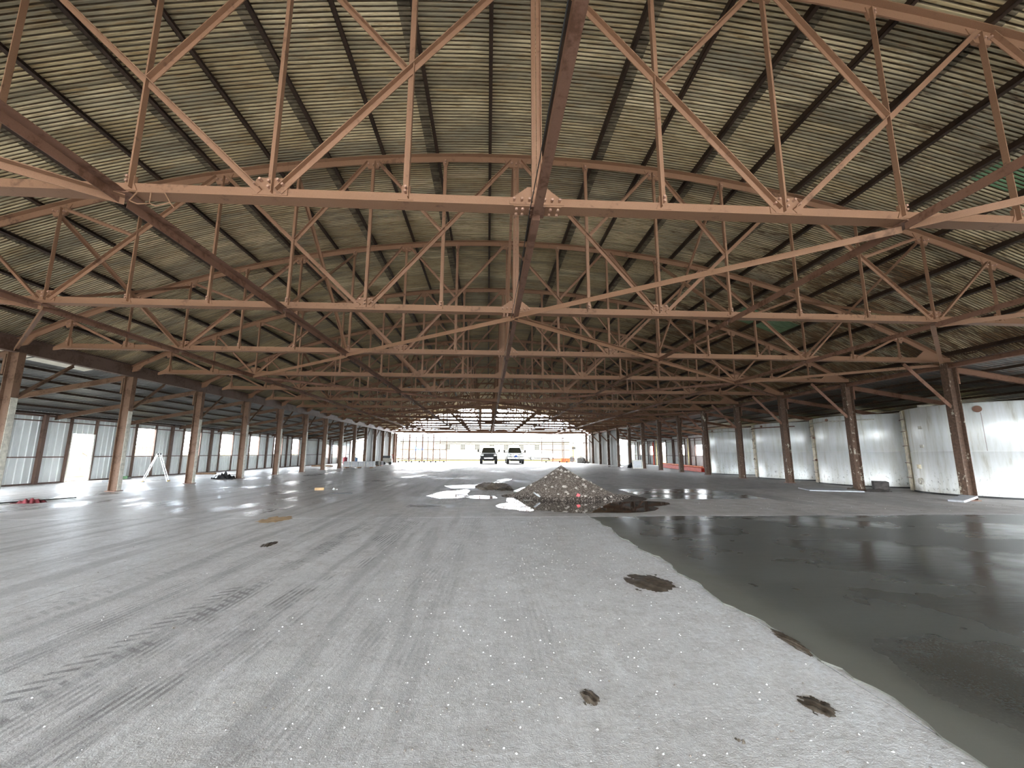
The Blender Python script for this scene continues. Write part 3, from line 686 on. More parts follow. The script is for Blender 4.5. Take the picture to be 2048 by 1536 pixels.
for (a, c, yy, l) in [(-15.0, -13.0, 67.95, 'leftmost bare steel sliding door frame at far end'), (-13.0, -10.95, 68.08, 'second bare steel sliding door frame from the left at far end'), (-10.95, -9.2, 67.95, 'third bare steel sliding door frame from the left at far end'),
                      (-9.25, -7.1, 68.08, 'innermost left bare steel sliding door frame at far end'), (8.05, 11.7, 68.08, 'inner right bare steel sliding door frame at far end'), (11.4, 15.0, 67.95, 'rightmost bare steel sliding door frame at far end')]:
    door_leaf(a, c, yy, l)

# ------------------------------------------------------------------ tanks
def tank(yc, idx, label, xc=19.05, r=2.50, h=3.36):
    t = thing('storage_tank', label, 'tank', (xc, yc, 0), group='row of white storage tanks')
    n = 72; b = B(); prof = [(r, .03), (r, 1.60), (r-.006, 1.605), (r-.006, 1.625), (r, 1.63), (r, h-.03), (r-.05, h)]
    v = [(q*math.cos(2*math.pi*i/n), q*math.sin(2*math.pi*i/n), z) for q, z in prof for i in range(n)]; m = len(prof)
    f = [(j*n+i, j*n+(i+1) % n, (j+1)*n+(i+1) % n, (j+1)*n+i) for j in range(m-1) for i in range(n)]
    v += [(0, 0, h+.02)]; f += [((m-1)*n+i, (m-1)*n+(i+1) % n, m*n) for i in range(n)]; b.add(v, f)
    ob('shell', b.mesh('tank_shell', M_TANK, smooth=True), t)
    def ringpart(name, r0, r1, z0, z1, a0, a1, mat, seg=20):
        bb = B(); v = []
        for i in range(seg+1):
            a = a0+(a1-a0)*i/seg
            v += [(r0*math.cos(a), r0*math.sin(a), z0), (r1*math.cos(a), r1*math.sin(a), z0), (r1*math.cos(a), r1*math.sin(a), z1), (r0*math.cos(a), r0*math.sin(a), z1)]
        f = []
        for i in range(seg):
            o, q = 4*i, 4*i+4
            f += [(o+k_, o+(k_+1) % 4, q+(k_+1) % 4, q+k_) for k_ in range(4)]
        bb.add(v, f); return ob(name, bb.mesh(name, mat), t)
    pi = math.pi
    # warm side light painted as a cream band, placed at the left edge of each tank
    aL = math.atan2(yc, xc+.6) + math.radians(103)
    ringpart('side_light_band', r, r+.05, .03, h-.04, aL-.26, aL+.17, M_TANKBAND, 14)['label'] = 'vertical cream band painting in warm side light'
    ringpart('foot_ring', r, r+.03, 0, .06, 0, 2*pi, M_DARK, 48)
    if idx: 
        bb = B(); seg = 24
        for i in range(seg):
            a, c = math.radians(120)+math.radians(110)*i/seg, math.radians(120)+math.radians(110)*(i+1)/seg
            bb.cyl(((r+.06)*math.cos(a), (r+.06)*math.sin(a), h-.25), ((r+.06)*math.cos(c), (r+.06)*math.sin(c), h-.25), .03, 6)
        ob('rim_pipe', bb.mesh('rim_pipe', M_WHITEPAINT if idx % 2 else M_STRUT), t)
    for z in (.55, 1.15, 1.75+.1, 2.45, 2.95):
        bb = B()
        for i in range(4):
            a, c = aL-.2+i*.1, aL-.2+(i+1)*.1
            bb.cyl(((r+.09)*math.cos(a), (r+.09)*math.sin(a), z), ((r+.09)*math.cos(c), (r+.09)*math.sin(c), z), .013, 5)
        a = aL+.02; bb.cyl((r*math.cos(a), r*math.sin(a), z), ((r+.1)*math.cos(a), (r+.1)*math.sin(a), z), .013, 5)
        ob('bracket_bar', bb.mesh('bracket_bar', M_STRUT), t)
    def fitting(name, deg, z, sz, mat, kind='box'):
        a = math.radians(deg); d = Vector((math.cos(a), math.sin(a), 0)); c = d*r
        if kind == 'box':
            me = B().box(c+Vector((0, 0, z))+d*.01, (.05, sz, sz*.8), rz=a).box(c+Vector((0, 0, z))+d*.03, (.03, sz*.6, sz*.45), rz=a).mesh(name, mat)
        else: me = B().cyl(c+Vector((0, 0, z)), c+d*.06+Vector((0, 0, z)), sz, 16).cyl(c+d*.05+Vector((0, 0, z)), c+d*.1+Vector((0, 0, z)), sz*.5, 10).mesh(name, mat)
        ob(name, me, t)
    if idx == 0:
        fitting('hatch', 213, 3.12, .12, M_STRUT, 'round'); fitting('outlet', 171, 2.55, .15, M_WHITEPAINT); fitting('outlet', 170, 1.82, .15, M_WHITEPAINT); fitting('outlet', 163, 1.02, .2, M_TANKBAND)
        fitting('outlet', 163, .45, .13, M_WHITEPAINT, 'round')
        a = math.radians(214.5); ob('seam_line', B().cyl((r*math.cos(a), r*math.sin(a), 1.63), (r*math.cos(a), r*math.sin(a), 3.0), .006, 5).mesh('seam_line', M_STRUT), t)
        lid = B().cyl((-1.9, .8, h+.0), (-1.9, .8, h+.14), .09, 10).box((-2.1, .35, h+.04), (.25, .4, .1), rz=.5).mesh('lid_fitting', M_WHITEPAINT); ob('lid_fitting', lid, t)
    else:
        fitting('valve', 158, 2.35, .05, M_STRUT, 'round'); fitting('valve', 158, 1.2, .05, M_STRUT, 'round'); fitting('hatch', 185, 3.2, .06, M_STRUT, 'round')
for i, (yc, lab) in enumerate([(15.4, 'large white storage tank nearest at right, with dark round hatch'), (20.55, 'white storage tank second from the right edge, behind two peeling columns'), (25.7, 'white storage tank third from the right edge'), (31.55, 'farthest white storage tank, beside the pale ribbed wall')]):
    tank(yc, i, lab)

# ------------------------------------------------------------------ gravel heap and puddles
def hn(x, y, s=1.0): return math.sin(x*3.1*s+1.3)*math.cos(y*2.7*s+.4)*.5 + math.sin(x*7.3*s+y*5.1*s)*.25 + math.sin(x*13.7*s-y*11.9*s+2)*.12
def heap_h(x, y):
    dx, dy = (x-2.02)/1.75, (y-15.15)/1.75
    if x > 2.02: dx *= .93
    r = math.hypot(dx, dy); b = 1.10*max(0, 1-r)**1.18
    b = b + max(0, .10*(1-((x-3.7)/1.2)**2-((y-14.6)/1.3)**2)) + max(0, .07*(1-((x-.6)/.8)**2-((y-15.3)/.9)**2))
    return b*(1+.07*hn(x, y)*min(1, r*2)) - .015
b = B(); N = 96; v = []; f = []
for j in range(N+1):
    for i in range(N+1):
        x = -.3+5.6*i/N; yy = 12.9+4.6*j/N; h_ = heap_h(x, yy)
        v.append((x, yy, h_ + (random.uniform(-.012, .012) if h_ > 0 else 0)))
for j in range(N):
    for i in range(N):
        q = (j*(N+1)+i, j*(N+1)+i+1, (j+1)*(N+1)+i+1, (j+1)*(N+1)+i)
        if max(v[k][2] for k in q) > -.005: f.append(q)
b.v = v; b.f = f; b.mi = [0]*len(f)
heap = thing('gravel_heap', 'conical heap of brown gravel and rubble in a puddle on the floor', 'gravel heap')
ob('heap_body', b.mesh('heap_body', M_GRAVEL, recalc=False), heap)
ICO = None
def rock(b, c, s, mi=0):
    ph = [random.uniform(.7, 1.2) for _ in range(6)]; R = Matrix.Rotation(random.uniform(0, 6), 3, 'Z') @ Matrix.Rotation(random.uniform(-.6, .6), 3, 'X')
    p = [(ph[0], 0, 0), (0, ph[1], 0), (-ph[2], 0, 0), (0, -ph[3], 0), (0, 0, ph[4]*.8), (0, 0, -ph[5]*.6)]
    b.add([Vector(c) + R @ (Vector(q)*s) for q in p], [(0, 1, 4), (1, 2, 4), (2, 3, 4), (3, 0, 4), (1, 0, 5), (2, 1, 5), (3, 2, 5), (0, 3, 5)], mi)
b = B()
for _ in range(6500):
    a = random.uniform(0, 2*math.pi); r_ = math.sqrt(random.random())*2.15; x = 2.1+r_*math.cos(a)*1.05; yy = 15.05+r_*math.sin(a)*.95; z = heap_h(x, yy)
    if z < .0: continue
    rock(b, (x, yy, z), random.choice((.010, .014, .018, .022, .028)), 0 if random.random() < .94 else 1)
o = ob('pebbles', b.mesh('pebbles', [M_STONE, M_STONEL], recalc=False), heap); o['kind'] = 'stuff'
for _ in range(40):
    a = random.uniform(math.pi, 2*math.pi); r_ = random.uniform(.2, 1.8); x = 2.05+r_*math.cos(a); yy = 15.1+r_*math.sin(a); z = heap_h(x, yy)
    if z < .02: continue
    b = B(); rock(b, (0, 0, 0), random.uniform(.045, .085)); ob('stone', b.mesh('stone', M_STONEL), heap, (x, yy, z+.01))
ob('red_scrap', B().box((0, 0, 0), (.10, .05, .10), ry=.5).mesh('red_scrap', M_RED), heap, (2.32, 13.75, heap_h(2.32, 13.75)+.03), label='small red plastic scrap')
ob('slat_piece', B().box((0, 0, 0), (.34, .10, .03), ry=.6, rz=.3).mesh('slat_piece', M_GREY), heap, (1.05, 14.0, heap_h(1.05, 14.0)+.05), label='broken grey slat')
def blob(cx_, cy_, rx, ry_, z, n=36, am=.18, seed=0):
    rs = random.Random(seed); ph = [rs.uniform(0, 6.28) for _ in range(5)]
    return [(cx_+rx*(1+am*sum(math.sin((k+2)*t+ph[k])/(k+1.5) for k in range(5)))*math.cos(t), cy_+ry_*(1+am*sum(math.sin((k+2)*t+ph[k]+1)/(k+1.5) for k in range(5)))*math.sin(t)) for t in [2*math.pi*i/n for i in range(n)]]
def flat(name, pts, z, mat, label, cat, grp=None):
    b = sheet([(x, yy) for x, yy in pts], -.01, z); return thing(name, label, cat, group=grp, me=b.mesh(name, mat))
flat('puddle', blob(1.9, 12.5, 1.85, 1.75, 0, seed=3, am=.22), .0075, M_WATER, 'dark puddle mirroring the gravel heap in front of it', 'puddle', 'puddles on the hall floor')
flat('puddle', blob(3.9, 13.6, 1.0, 1.0, 0, seed=5, am=.4), .0065, M_WATER, 'irregular dark puddle at the right foot of the gravel heap', 'puddle', 'puddles on the hall floor')
flat('puddle', [(.05, 14.5), (.3, 14.9), (.55, 14.6), (.6, 13.2), (.75, 11.6), (.5, 11.2), (.2, 11.5), (.25, 12.6), (.0, 13.6)], .0085, M_WATER, 'narrow bright puddle at the left foot of the gravel heap', 'puddle', 'puddles on the hall floor')
flat('puddle', [(-2.75, 15.4), (-2.5, 16.6), (-2.3, 17.2), (-1.75, 17.5), (-1.5, 18.2), (-1.3, 17.4), (-1.35, 16.2), (-1.25, 15.2), (-1.6, 14.6), (-2.2, 14.5)], .006, M_WATER, 'bright white oval puddle at left end of the puddle group', 'puddle', 'puddles on the hall floor')
flat('puddle', [(-2.6, 20.0), (-1.6, 20.6), (-.9, 20.7), (-.1, 22.8), (.2, 22.6), (-.3, 20.2), (-.9, 18.9), (-2.1, 18.6)], .006, M_WATER, 'long bright puddle behind the oval puddle', 'puddle', 'puddles on the hall floor')
flat('puddle', [(-1.5, 15.3), (-.9, 15.6), (-.35, 15.3), (-.25, 14.6), (-.6, 14.3), (-1.1, 14.5)], .006, M_WATER, 'small bright puddle between oval puddle and gravel heap', 'puddle', 'puddles on the hall floor')
flat('puddle', [(.45, 17.2), (.9, 18.8), (1.5, 19.9), (1.9, 19.6), (1.3, 17.4), (.9, 16.5)], .006, M_WATER, 'bright puddle behind the left flank of the gravel heap', 'puddle', 'puddles on the hall floor')
flat('puddle', [(-.1, 24.0), (.5, 25.5), (.9, 25.3), (.6, 23.8), (.2, 23.0)], .006, M_WATER, 'tiny bright puddle farthest back near the mud lumps', 'puddle', 'puddles on the hall floor')
flat('puddle', blob(14.0, 49.0, 1.0, 1.6, 0, seed=8, am=.3), .006, M_WATER, 'shiny puddle between the far right columns', 'puddle', 'puddles on the hall floor')
def lumpy(name, pts_c, amp, mat, label, cat, n=26, seed=1, grp=None):
    cx_, cy_, rx, ry_ = pts_c; rs = random.Random(seed); v = []; f = []
    o1, o2 = rs.uniform(0, 9), rs.uniform(0, 9)
    for j in range(n+1):
        for i in range(n+1):
            u, w_ = -1+2*i/n, -1+2*j/n; r_ = math.hypot(u, w_) + .42*hn(u*1.3+o1, w_*1.3+o2, 1.4)
            v.append((cx_+u*rx, cy_+w_*ry_, max(-.004, amp*(1-r_)**.7*(1+.8*hn(u*1.5+o2, w_*1.5+o1, 1.3))) if r_ < 1 else -.006))
    for j in range(n):
        for i in range(n):
            q = (j*(n+1)+i, j*(n+1)+i+1, (j+1)*(n+1)+i+1, (j+1)*(n+1)+i)
            if max(v[k][2] for k in q) > -.004: f.append(q)
    b = B(); b.add(v, f); return thing(name, label, cat, group=grp, me=b.mesh(name, mat, smooth=True, recalc=False))
lumpy('mud_ridge', (-.35, 19.6, .8, 2.0), .14, M_GRAVEL2, 'low brown mud ridge between the bright puddles', 'mud', seed=3)
lumpy('mud_ridge', (.15, 17.9, .35, .5), .10, M_MUD, 'dark mud lump behind the gravel heap\'s left side', 'mud', seed=6)
lumpy('mud_patch', (-2.4, 12.6, .5, .35), .01, M_MUD, 'thin dark smear on the floor left of the gravel heap', 'mud', seed=9)
lumpy('mud_patch', (1.32, 5.15, .27, .34), .022, M_MUD, 'dark wet mud patch on the pale concrete near the fresh pour', 'mud', seed=2, grp='mud patches on the near floor')
lumpy('mud_patch', (1.40, 2.70, .085, .11), .012, M_MUD, 'round dark mud patch in the lower right foreground', 'mud', seed=4, grp='mud patches on the near floor')
lumpy('mud_patch', (.05, 2.86, .055, .09), .014, M_MUD, 'small dark mud crumb patch at lower centre foreground', 'mud', seed=5, grp='mud patches on the near floor')
lumpy('mud_patch', (1.87, 3.55, .06, .25), .02, M_MUD, 'narrow dark smear on the edge of the fresh concrete', 'mud', seed=7, grp='mud patches on the near floor')
lumpy('mud_patch', (-4.2, 7.5, .10, .22), .012, M_MUD, 'small dark stain among the tyre tracks at left', 'mud', seed=12, grp='mud patches on the near floor')
lumpy('mud_patch', (-5.4, 10.2, .32, .5), .01, M_CARD, 'tan sandy smear on the left floor near the joint', 'mud', seed=14)
b = B()
for q in range(5): rock(b, (random.uniform(-.02, .02), random.uniform(-.015, .015), .012+q*.003), random.uniform(.009, .016))
thing('dirt_clod', 'small dark clod of dirt in the lower foreground, right of centre', 'clod', (.73, 2.40, .001), me=b.mesh('dirt_clod', M_MUD))
b = B(); rock(b, (0, 0, .01), .016); thing('dirt_clod', 'tiny dark clod on the tyre tracks at left', 'clod', (-3.28, 4.05, .0), me=b.mesh('dirt_clod', M_MUD))
# crumbs strewn over the near floor
b = B()
for _ in range(1900):
    yy = 2.0 + 9*random.random()**1.6; x = random.gauss(-.1, 1.2) if random.random() < .75 else random.uniform(-7, 1.7)
    if x > 1.78 or (x > .1 and yy > 10.4): continue
    rock(b, (x, yy, .001), random.choice((.0022, .003, .004, .006, .008)), 0 if random.random() < .75 else 1)
for _ in range(420):
    x = random.uniform(3.0, 15); yy = random.gauss(12.0, 1.0)
    if yy < 10.5 or (x < 5.6 and yy > 10.6): continue
    rock(b, (x, yy, .001), random.choice((.005, .007, .009, .014)), 0 if random.random() < .25 else 1)
for _ in range(700):
    x = random.gauss(-1.0, 1.0); yy = random.gauss(18.5, 3.0)
    if x > -.15 or heap_h(x, yy) > -.01: continue
    rock(b, (x, yy, .001), random.choice((.008, .012, .018)), 1)
o = ob('crumbs', b.mesh('crumbs', [M_CHIP, M_STONE], recalc=False), None, label='small pale stone chips and crumbs strewn over the floor'); o['kind'] = 'stuff'; o['category'] = 'crumbs'

# ------------------------------------------------------------------ vehicles
def pickup(name, label, loc, rz, sc, paint, style):
    t = thing(name, label, 'car', loc, rz, 'parked pickup trucks'); t.scale = (sc, sc, sc)
    dark = style == 'dark'
    def loftx(prof_w, mat, nm):      # list of (y, z, halfwidth) rings closed polygon in YZ, extruded across X
        n = len(prof_w); v = [(-w_, y_, z_) for y_, z_, w_ in prof_w] + [(w_, y_, z_) for y_, z_, w_ in prof_w]
        b = B(); b.add(v, [(i, (i+1) % n, n+(i+1) % n, n+i) for i in range(n)] + [tuple(range(n-1, -1, -1)), tuple(range(n, 2*n))])
        return bevel(ob(nm, b.mesh(nm, mat), t), .04, 3)
    loftx([(-2.85, .55, .93), (-2.9, .95, .95), (-2.78, 1.15, .92), (-1.4, 1.25, .93), (-1.3, 1.25, .95), (1.0, 1.22, .96), (1.0, .5, .98), (-1.5, .45, .98), (-1.6, .75, .99), (-2.45, .75, .99), (-2.55, .55, .95)], paint, 'body')
    loftx([(1.02, .5, .96), (1.02, 1.28, .97), (2.8, 1.28, .96), (2.85, .6, .93)], paint, 'cargo_bed')
    loftx([(-1.35, 1.22, .86), (-.75, 1.86, .66), (-.3, 1.95, .66), (.75, 1.93, .66), (1.0, 1.22, .86)], paint, 'cab')
    ob('windshield', B().add([(-.80, -1.34, 1.26), (.80, -1.34, 1.26), (.64, -.80, 1.83), (-.64, -.80, 1.83), (-.80, -1.28, 1.24), (.80, -1.28, 1.24), (.64, -.76, 1.80), (-.64, -.76, 1.80)], [(0, 1, 2, 3), (4, 7, 6, 5), (0, 4, 5, 1), (1, 5, 6, 2), (2, 6, 7, 3), (3, 7, 4, 0)]).mesh('windshield', M_GLASS), t)
    for s in (-1, 1):
        ob('side_window', B().poly([(s*.875, -1.0, 1.32), (s*.875, .85, 1.32), (s*.70, .70, 1.80), (s*.70, -.65, 1.80)], (1, 0, 0), .02).mesh('side_window', M_GLASS), t)
    for y_ in (-2.0, 1.75):
        for s in (-1, 1):
            wq = ob('wheel', B().cyl((s*.72, y_, .42), (s*1.0, y_, .42), .42, 24).mesh('wheel', M_DARK), t)
            ob('rim', B().cyl((s*.995, y_, .42), (s*1.01, y_, .42), .24, 14).mesh('rim', M_CHROME), wq)
    gr = ob('grille', B().box((0, -2.93, .98), (1.1, .08, .36)).mesh('grille', M_DARK), t)
    for z in ((.88, .98, 1.08) if not dark else (.9, 1.0, 1.1)):
        ob('grille_bar', B().box((0, -2.985, z), (1.06, .03, .035)).mesh('grille_bar', M_DARK if dark else M_CHROME), gr)
    if style == 'silver':
        ob('badge', B().cyl((0, -3.02, .98), (0, -3.0, .98), .13, 20).mesh('badge', M_BLUE), gr).scale = (1.6, 1, .9)
        gr.children[-1].location = (0, 0, .098)
        ob('badge_ring', B().cyl((0, -3.005, .98), (0, -2.99, .98), .15, 20).mesh('badge_ring', M_CHROME), gr).scale = (1.65, 1, .95)
        gr.children[-1].location = (0, 0, .05)
    for s in (-1, 1):
        bevel(ob('headlight', B().box((s*.73, -2.90, .98), (.32, .1, .30 if not dark else .2)).mesh('headlight', M_LAMP), t), .03)
        mr = ob('mirror', B().box((s*1.22, -1.05, 1.42 if not dark else 1.48), (.16, .10, .30)).mesh('mirror', M_DARK), t)
        ob('mirror_arm', B().cyl((s*.86, -1.05, 1.30), (s*1.2, -1.05, 1.34), .025, 6).mesh('mirror_arm', M_DARK), mr)
    bp = ob('front_bumper', B().box((0, -3.0, .66), (1.86, .18, .22)).mesh('front_bumper', M_DARK if dark else M_CHROME), t); bevel(bp, .04)
    ob('bumper_slot', B().box((0, -3.10, .66), (1.0, .02, .09)).mesh('bumper_slot', M_CHROME if dark else M_DARK), bp)
    ob('undertray', B().box((0, -.2, .42), (1.2, 5.2, .16)).mesh('undertray', M_DARK), t)
    bevel(ob('hood_edge', B().box((0, -2.75, 1.19), (1.7, .16, .07)).mesh('hood_edge', M_TWHITE if dark else paint), t), .02)  # on the dark truck a white strip paints in the hood glare
    return t
pickup('pickup_truck', 'dark pickup truck with black grille and wide mirrors, left of the two facing us', (-.45, 63.4, 0), 0, 1.24, M_TBLACK, 'dark')
pickup('pickup_truck', 'silver pickup truck with chrome grille and oval badge, right of the two facing us', (3.35, 63.4, 0), 0, 1.24, M_TSILVER, 'silver')
pickup('pickup_truck', 'white pickup truck parked sideways outside, right of the silver one', (11.7, 96, -.02), -math.pi/2, 1.1, M_TWHITE, 'white')

# ------------------------------------------------------------------ buildings outside
bd = thing('long_building', 'long white single-storey building with gridded windows beyond the far door', 'building', (0, 108, 0))
ob('wall', B().box((-1.1, 4, 2.2), (43, 8, 4.7)).mesh('wall', M_CREAM), bd)
b = B(); b.add([(-23.4, -.6, 4.45), (21.2, -.6, 4.45), (18.5, 4, 7.1), (-19.5, 4, 7.1), (-23.4, 8.6, 4.45), (21.2, 8.6, 4.45)], [(0, 1, 2, 3), (3, 2, 5, 4), (0, 3, 4), (1, 5, 2), (0, 4, 5, 1)])
ob('roof', b.mesh('roof', M_ROOFW), bd); ob('eave_band', B().box((-1.1, -.1, 4.1), (43, .1, .55)).mesh('eave_band', M_APRON), bd)
for x in (-14.45, -10.7, -6.9, -3.25, .44, 4.1, 7.95, 11.95):
    wn = ob('window', B().box((x, -.05, 3.02), (1.25, .1, 1.45)).mesh('window', M_CREAM), bd)
    for i in range(3):
        for j in range(3): ob('pane', B().box((x-.38+i*.38, -.11, 2.6+j*.43), (.27, .03, .33)).mesh('pane', M_PANE), wn)
for x in (-12.5, -8.8, -5.0, -1.4, 2.2, 5.9, 9.9): ob('downpipe', B().box((x, -.1, 2.8), (.09, .1, 2.6)).mesh('downpipe', M_GREY), bd)
for x in (-9.2, 4.5): ob('roof_vent', B().box((x, .9, 5.8), (.4, .4, .45)).mesh('roof_vent', M_GREY), bd)
b2 = thing('low_building', 'low white shed beyond the far right door frames', 'building', (20, 118, 0))
ob('wall', B().box((2, 3, 2.1), (21, 6, 4.5)).mesh('wall', M_WHITE), b2); ob('roof', B().box((2, 3, 4.5), (22, 7, .25)).mesh('roof', M_ROOFW), b2)
ob('window', B().box((.5, -.05, 3.0), (1.1, .1, .8)).mesh('window', M_PANE), b2); ob('window', B().box((3.5, -.05, 3.0), (1.1, .1, .8)).mesh('window', M_PANE), b2)
b3 = thing('white_trailer', 'white box trailer with blue lettering seen through the left door frames', 'trailer', (-15.0, 90, -.02))
ob('box', B().box((0, 1.2, 2.15), (6.0, 2.4, 3.3)).mesh('box', M_APRON), b3)
for x in (-2, -1.1, 1.4): ob('wheel', B().cyl((x, -.02, .4), (x, .3, .4), .4, 16).mesh('wheel', M_DARK), b3)
lt = B()
strokes = [[(-1.05, 2.25), (-1.0, 3.0), (-.7, 2.95), (-.72, 2.65), (-.98, 2.6), (-.6, 2.3)], [(-.45, 2.3), (-.5, 2.6), (-.25, 2.65), (-.2, 2.3)], [(-.05, 2.3), (-.02, 2.7)], [(.15, 2.25), (.25, 3.0)], [(.4, 2.35), (.45, 2.7), (.7, 2.6), (.55, 2.3), (.85, 2.35)], [(.95, 2.3), (1.05, 3.0)], [(-.9, 2.05), (.3, 2.1), (1.0, 2.2)]]
for s_ in strokes:
    for a, c in zip(s_, s_[1:]): lt.ext((a[0], -.03, a[1]), (c[0], -.03, c[1]), [(-.02, -.07), (.02, -.07), (.02, .07), (-.02, .07)], up=(0, -1, 0) if False else (0, 0, 1))
ob('lettering', lt.mesh('lettering', M_BLUE), b3, label='blue script lettering')
b4 = thing('timber_house', 'small orange-brown house far beyond the leftmost door frame', 'building', (-27, 125, 0))
ob('wall', B().box((0, 3, 2.0), (6, 6, 4.2)).mesh('wall', M_CARD), b4)
b = B(); b.add([(-3.4, -.4, 4.1), (3.4, -.4, 4.1), (3.4, 6.4, 4.1), (-3.4, 6.4, 4.1), (-3.0, 3, 5.6), (3.0, 3, 5.6)], [(0, 1, 5, 4), (2, 3, 4, 5), (0, 4, 3), (1, 2, 5), (0, 3, 2, 1)]); ob('roof', b.mesh('roof', M_ROOFW), b4)
# yellow and orange plant at the right of the far door
t = thing('yellow_machine', 'yellow machine standing behind the right door frames', 'machine', (15.2, 76, -.02))
ob('body', B().box((0, 0, 1.2), (2.3, 1.6, .9)).box((-.3, 0, 1.9), (1.3, 1.2, .5)).mesh('body', M_YELLOW), t); ob('canopy', B().box((-.1, 0, 2.75), (2.5, 1.6, .12)).mesh('canopy', M_YELLOW), t)
for x in (-1.1, .9): ob('canopy_post', B().box((x, 0, 2.4), (.08, .08, .7)).mesh('canopy_post', M_STRUT), t)
for x in (-.8, .8): ob('wheel', B().cyl((x, -.9, .5), (x, -.6, .5), .5, 16).mesh('wheel', M_DARK), t)
t = thing('orange_implement', 'orange steel implement lying just outside the right door frames', 'machine', (11.6, 71.6, -.02))
ob('frame', B().box((.9, 0, .36), (1.5, .9, .72)).box((-.6, 0, .55), (1.8, .2, .14)).box((-.6, 0, .25), (1.6, .5, .12)).mesh('frame', M_ORANGE), t)
for x in (.5, .9, 1.3): ob('slot', B().box((x, -.46, .42), (.22, .03, .3)).mesh('slot', M_REDP), t)
t = thing('timber_crate', 'grey slatted crate beside the orange implement at the far door', 'crate', (14.1, 66.6, 0))
for i in range(8): ob('slat', B().box((-.6+i*.17, -.4, .4), (.13, .03, .8)).mesh('slat', M_WALLDARK), t)
ob('box', B().box((0, 0, .38), (1.35, .78, .76)).mesh('box', M_WALLDARK), t)
# scrap heap
t = thing('scrap_heap', 'tangled dark scrap heap by the far right doorway post', 'scrap', (14.3, 64.6, 0))
for i in range(14):
    a = random.uniform(0, 6.28); b = B().cyl((random.uniform(-.5, .5), random.uniform(-.6, .6), .05), (random.uniform(-.6, .6), random.uniform(-.6, .6), random.uniform(.3, 1.2)), .035, 6); ob('scrap_bar', b.mesh('scrap_bar', M_SCRAP), t)
for i in range(6):
    b = B(); rock(b, (random.uniform(-.6, .6), random.uniform(-.5, .5), .15), random.uniform(.2, .35)); ob('scrap_lump', b.mesh('scrap_lump', M_SCRAP), t)
# things seen through the left wall openings
t = thing('rusty_rack', 'rusty steel pipe rack standing on the grass outside the left door', 'rack', (-30, 32.6, -.25))
pp = M_STRUT
ob('upright', B().cyl((0, 0, 0), (0, 0, 1.7), .04, 8).mesh('upright', pp), t); ob('upright', B().cyl((0, 2.2, 0), (0, 2.2, 1.7), .04, 8).mesh('upright', pp), t)
ob('rail', B().cyl((0, -.9, .02), (0, 2.5, .05), .04, 6).mesh('rail', pp), t)
ob('diagonal', B().cyl((0, 0, 1.68), (0, 1.5, .9), .03, 6).mesh('diagonal', pp), t); ob('diagonal', B().cyl((0, .4, .05), (0, 1.5, .8), .03, 6).mesh('diagonal', pp), t)
ob('beam', B().box((0, 1.6, 1.85), (.2, 3.2, .28)).mesh('beam', M_TRUSS), t)
ob('hoop', cable([(0, -.1+.28*math.cos(a), 1.85+.16*math.sin(a)) for a in [i*.5 for i in range(13)]], .03, 6).mesh('hoop', pp), t)
t = thing('stock_trailer', 'brown slatted stock trailer far off, seen through the left doorway', 'trailer', (-52, 62, -.25))
ob('body', B().box((0, 3, 1.9), (3, 6.5, 1.3)).mesh('body', M_CARD), t); ob('roof', B().box((0, 3, 2.85), (3.2, 6.9, .25)).mesh('roof', M_WOOD), t)
for i in range(9): ob('slat', B().box((1.55, .3+i*.7, 2.0), (.06, .12, 1.3)).mesh('slat', M_WOOD), t)
ob('deck', B().box((0, 3, 1.1), (3.2, 7, .2)).mesh('deck', M_TWHITE), t)
for y_ in (2.4, 3.6): ob('wheel', B().cyl((1.2, y_, .5), (1.55, y_, .5), .5, 14).mesh('wheel', M_DARK), t); ob('wheel', B().cyl((-1.55, y_, .5), (-1.2, y_, .5), .5, 14).mesh('wheel', M_DARK), t)
t.location.z = -.25; ob('axle', B().box((0, 3, .7), (1.6, 1.8, .7)).mesh('axle', M_DARK), t)
t = thing('slatted_stack', 'rusty slatted steel stack outside, seen through the second left window', 'stack', (-30, 46.0, -.25))
for i in range(5): ob('slat', B().box((0, 0, .5+i*.5), (.3, 1.5, .2)).mesh('slat', M_TRUSS), t)
for y_ in (-.7, .7): ob('upright', B().box((0, y_, 1.5), (.12, .12, 3.0)).mesh('upright', M_STRUT), t)

# ------------------------------------------------------------------ loose things inside
t = thing('step_ladder', 'silver folding A-frame ladder standing in the left aisle', 'ladder', (-17.8, 23.3, 0), .45)
for s in (-1, 1):
    for x in (-.20, .20):
        ob('rail', B().ext((s*.52+0, x*1.15, .0), (s*.05, x*.8, 1.42), [(-.035, -.014), (.035, -.014), (.035, .014), (-.035, .014)]).mesh('rail', M_ALU), t)
    for i in range(5):
        f = (i+.6)/5.4; x = s*(.52-.47*f); ob('rung', B().box((x, 0, 1.42*f), (.05, .40-.1*f, .03)).mesh('rung', M_ALU), t)
    ob('foot', B().box((s*.53, 0, .02), (.07, .52, .05)).mesh('foot', M_YELLOW), t)
ob('hinge', B().box((0, 0, 1.40), (.16, .34, .09)).mesh('hinge', M_DARK), t)
lumpy('plastic_bag', (-15.65, 25.45, .62, .35), .32, M_BLACK, 'black plastic bag bundle at the foot of the third left column', 'bag', seed=21)
lumpy('cloth_bundle', (-14.25, 13.75, .40, .26), .10, M_CLOTH, 'dull red crumpled cloth on the floor at the left edge', 'cloth', seed=22)
thing('hose', 'dark hose lying along the floor joint by the red cloth', 'hose', me=cable([(-14.75, 12.6, .03), (-14.7, 13.2, .03), (-14.5, 13.6, .035), (-14.2, 14.4, .03), (-14.0, 14.9, .03)], .018, 8).mesh('hose', M_DARK))
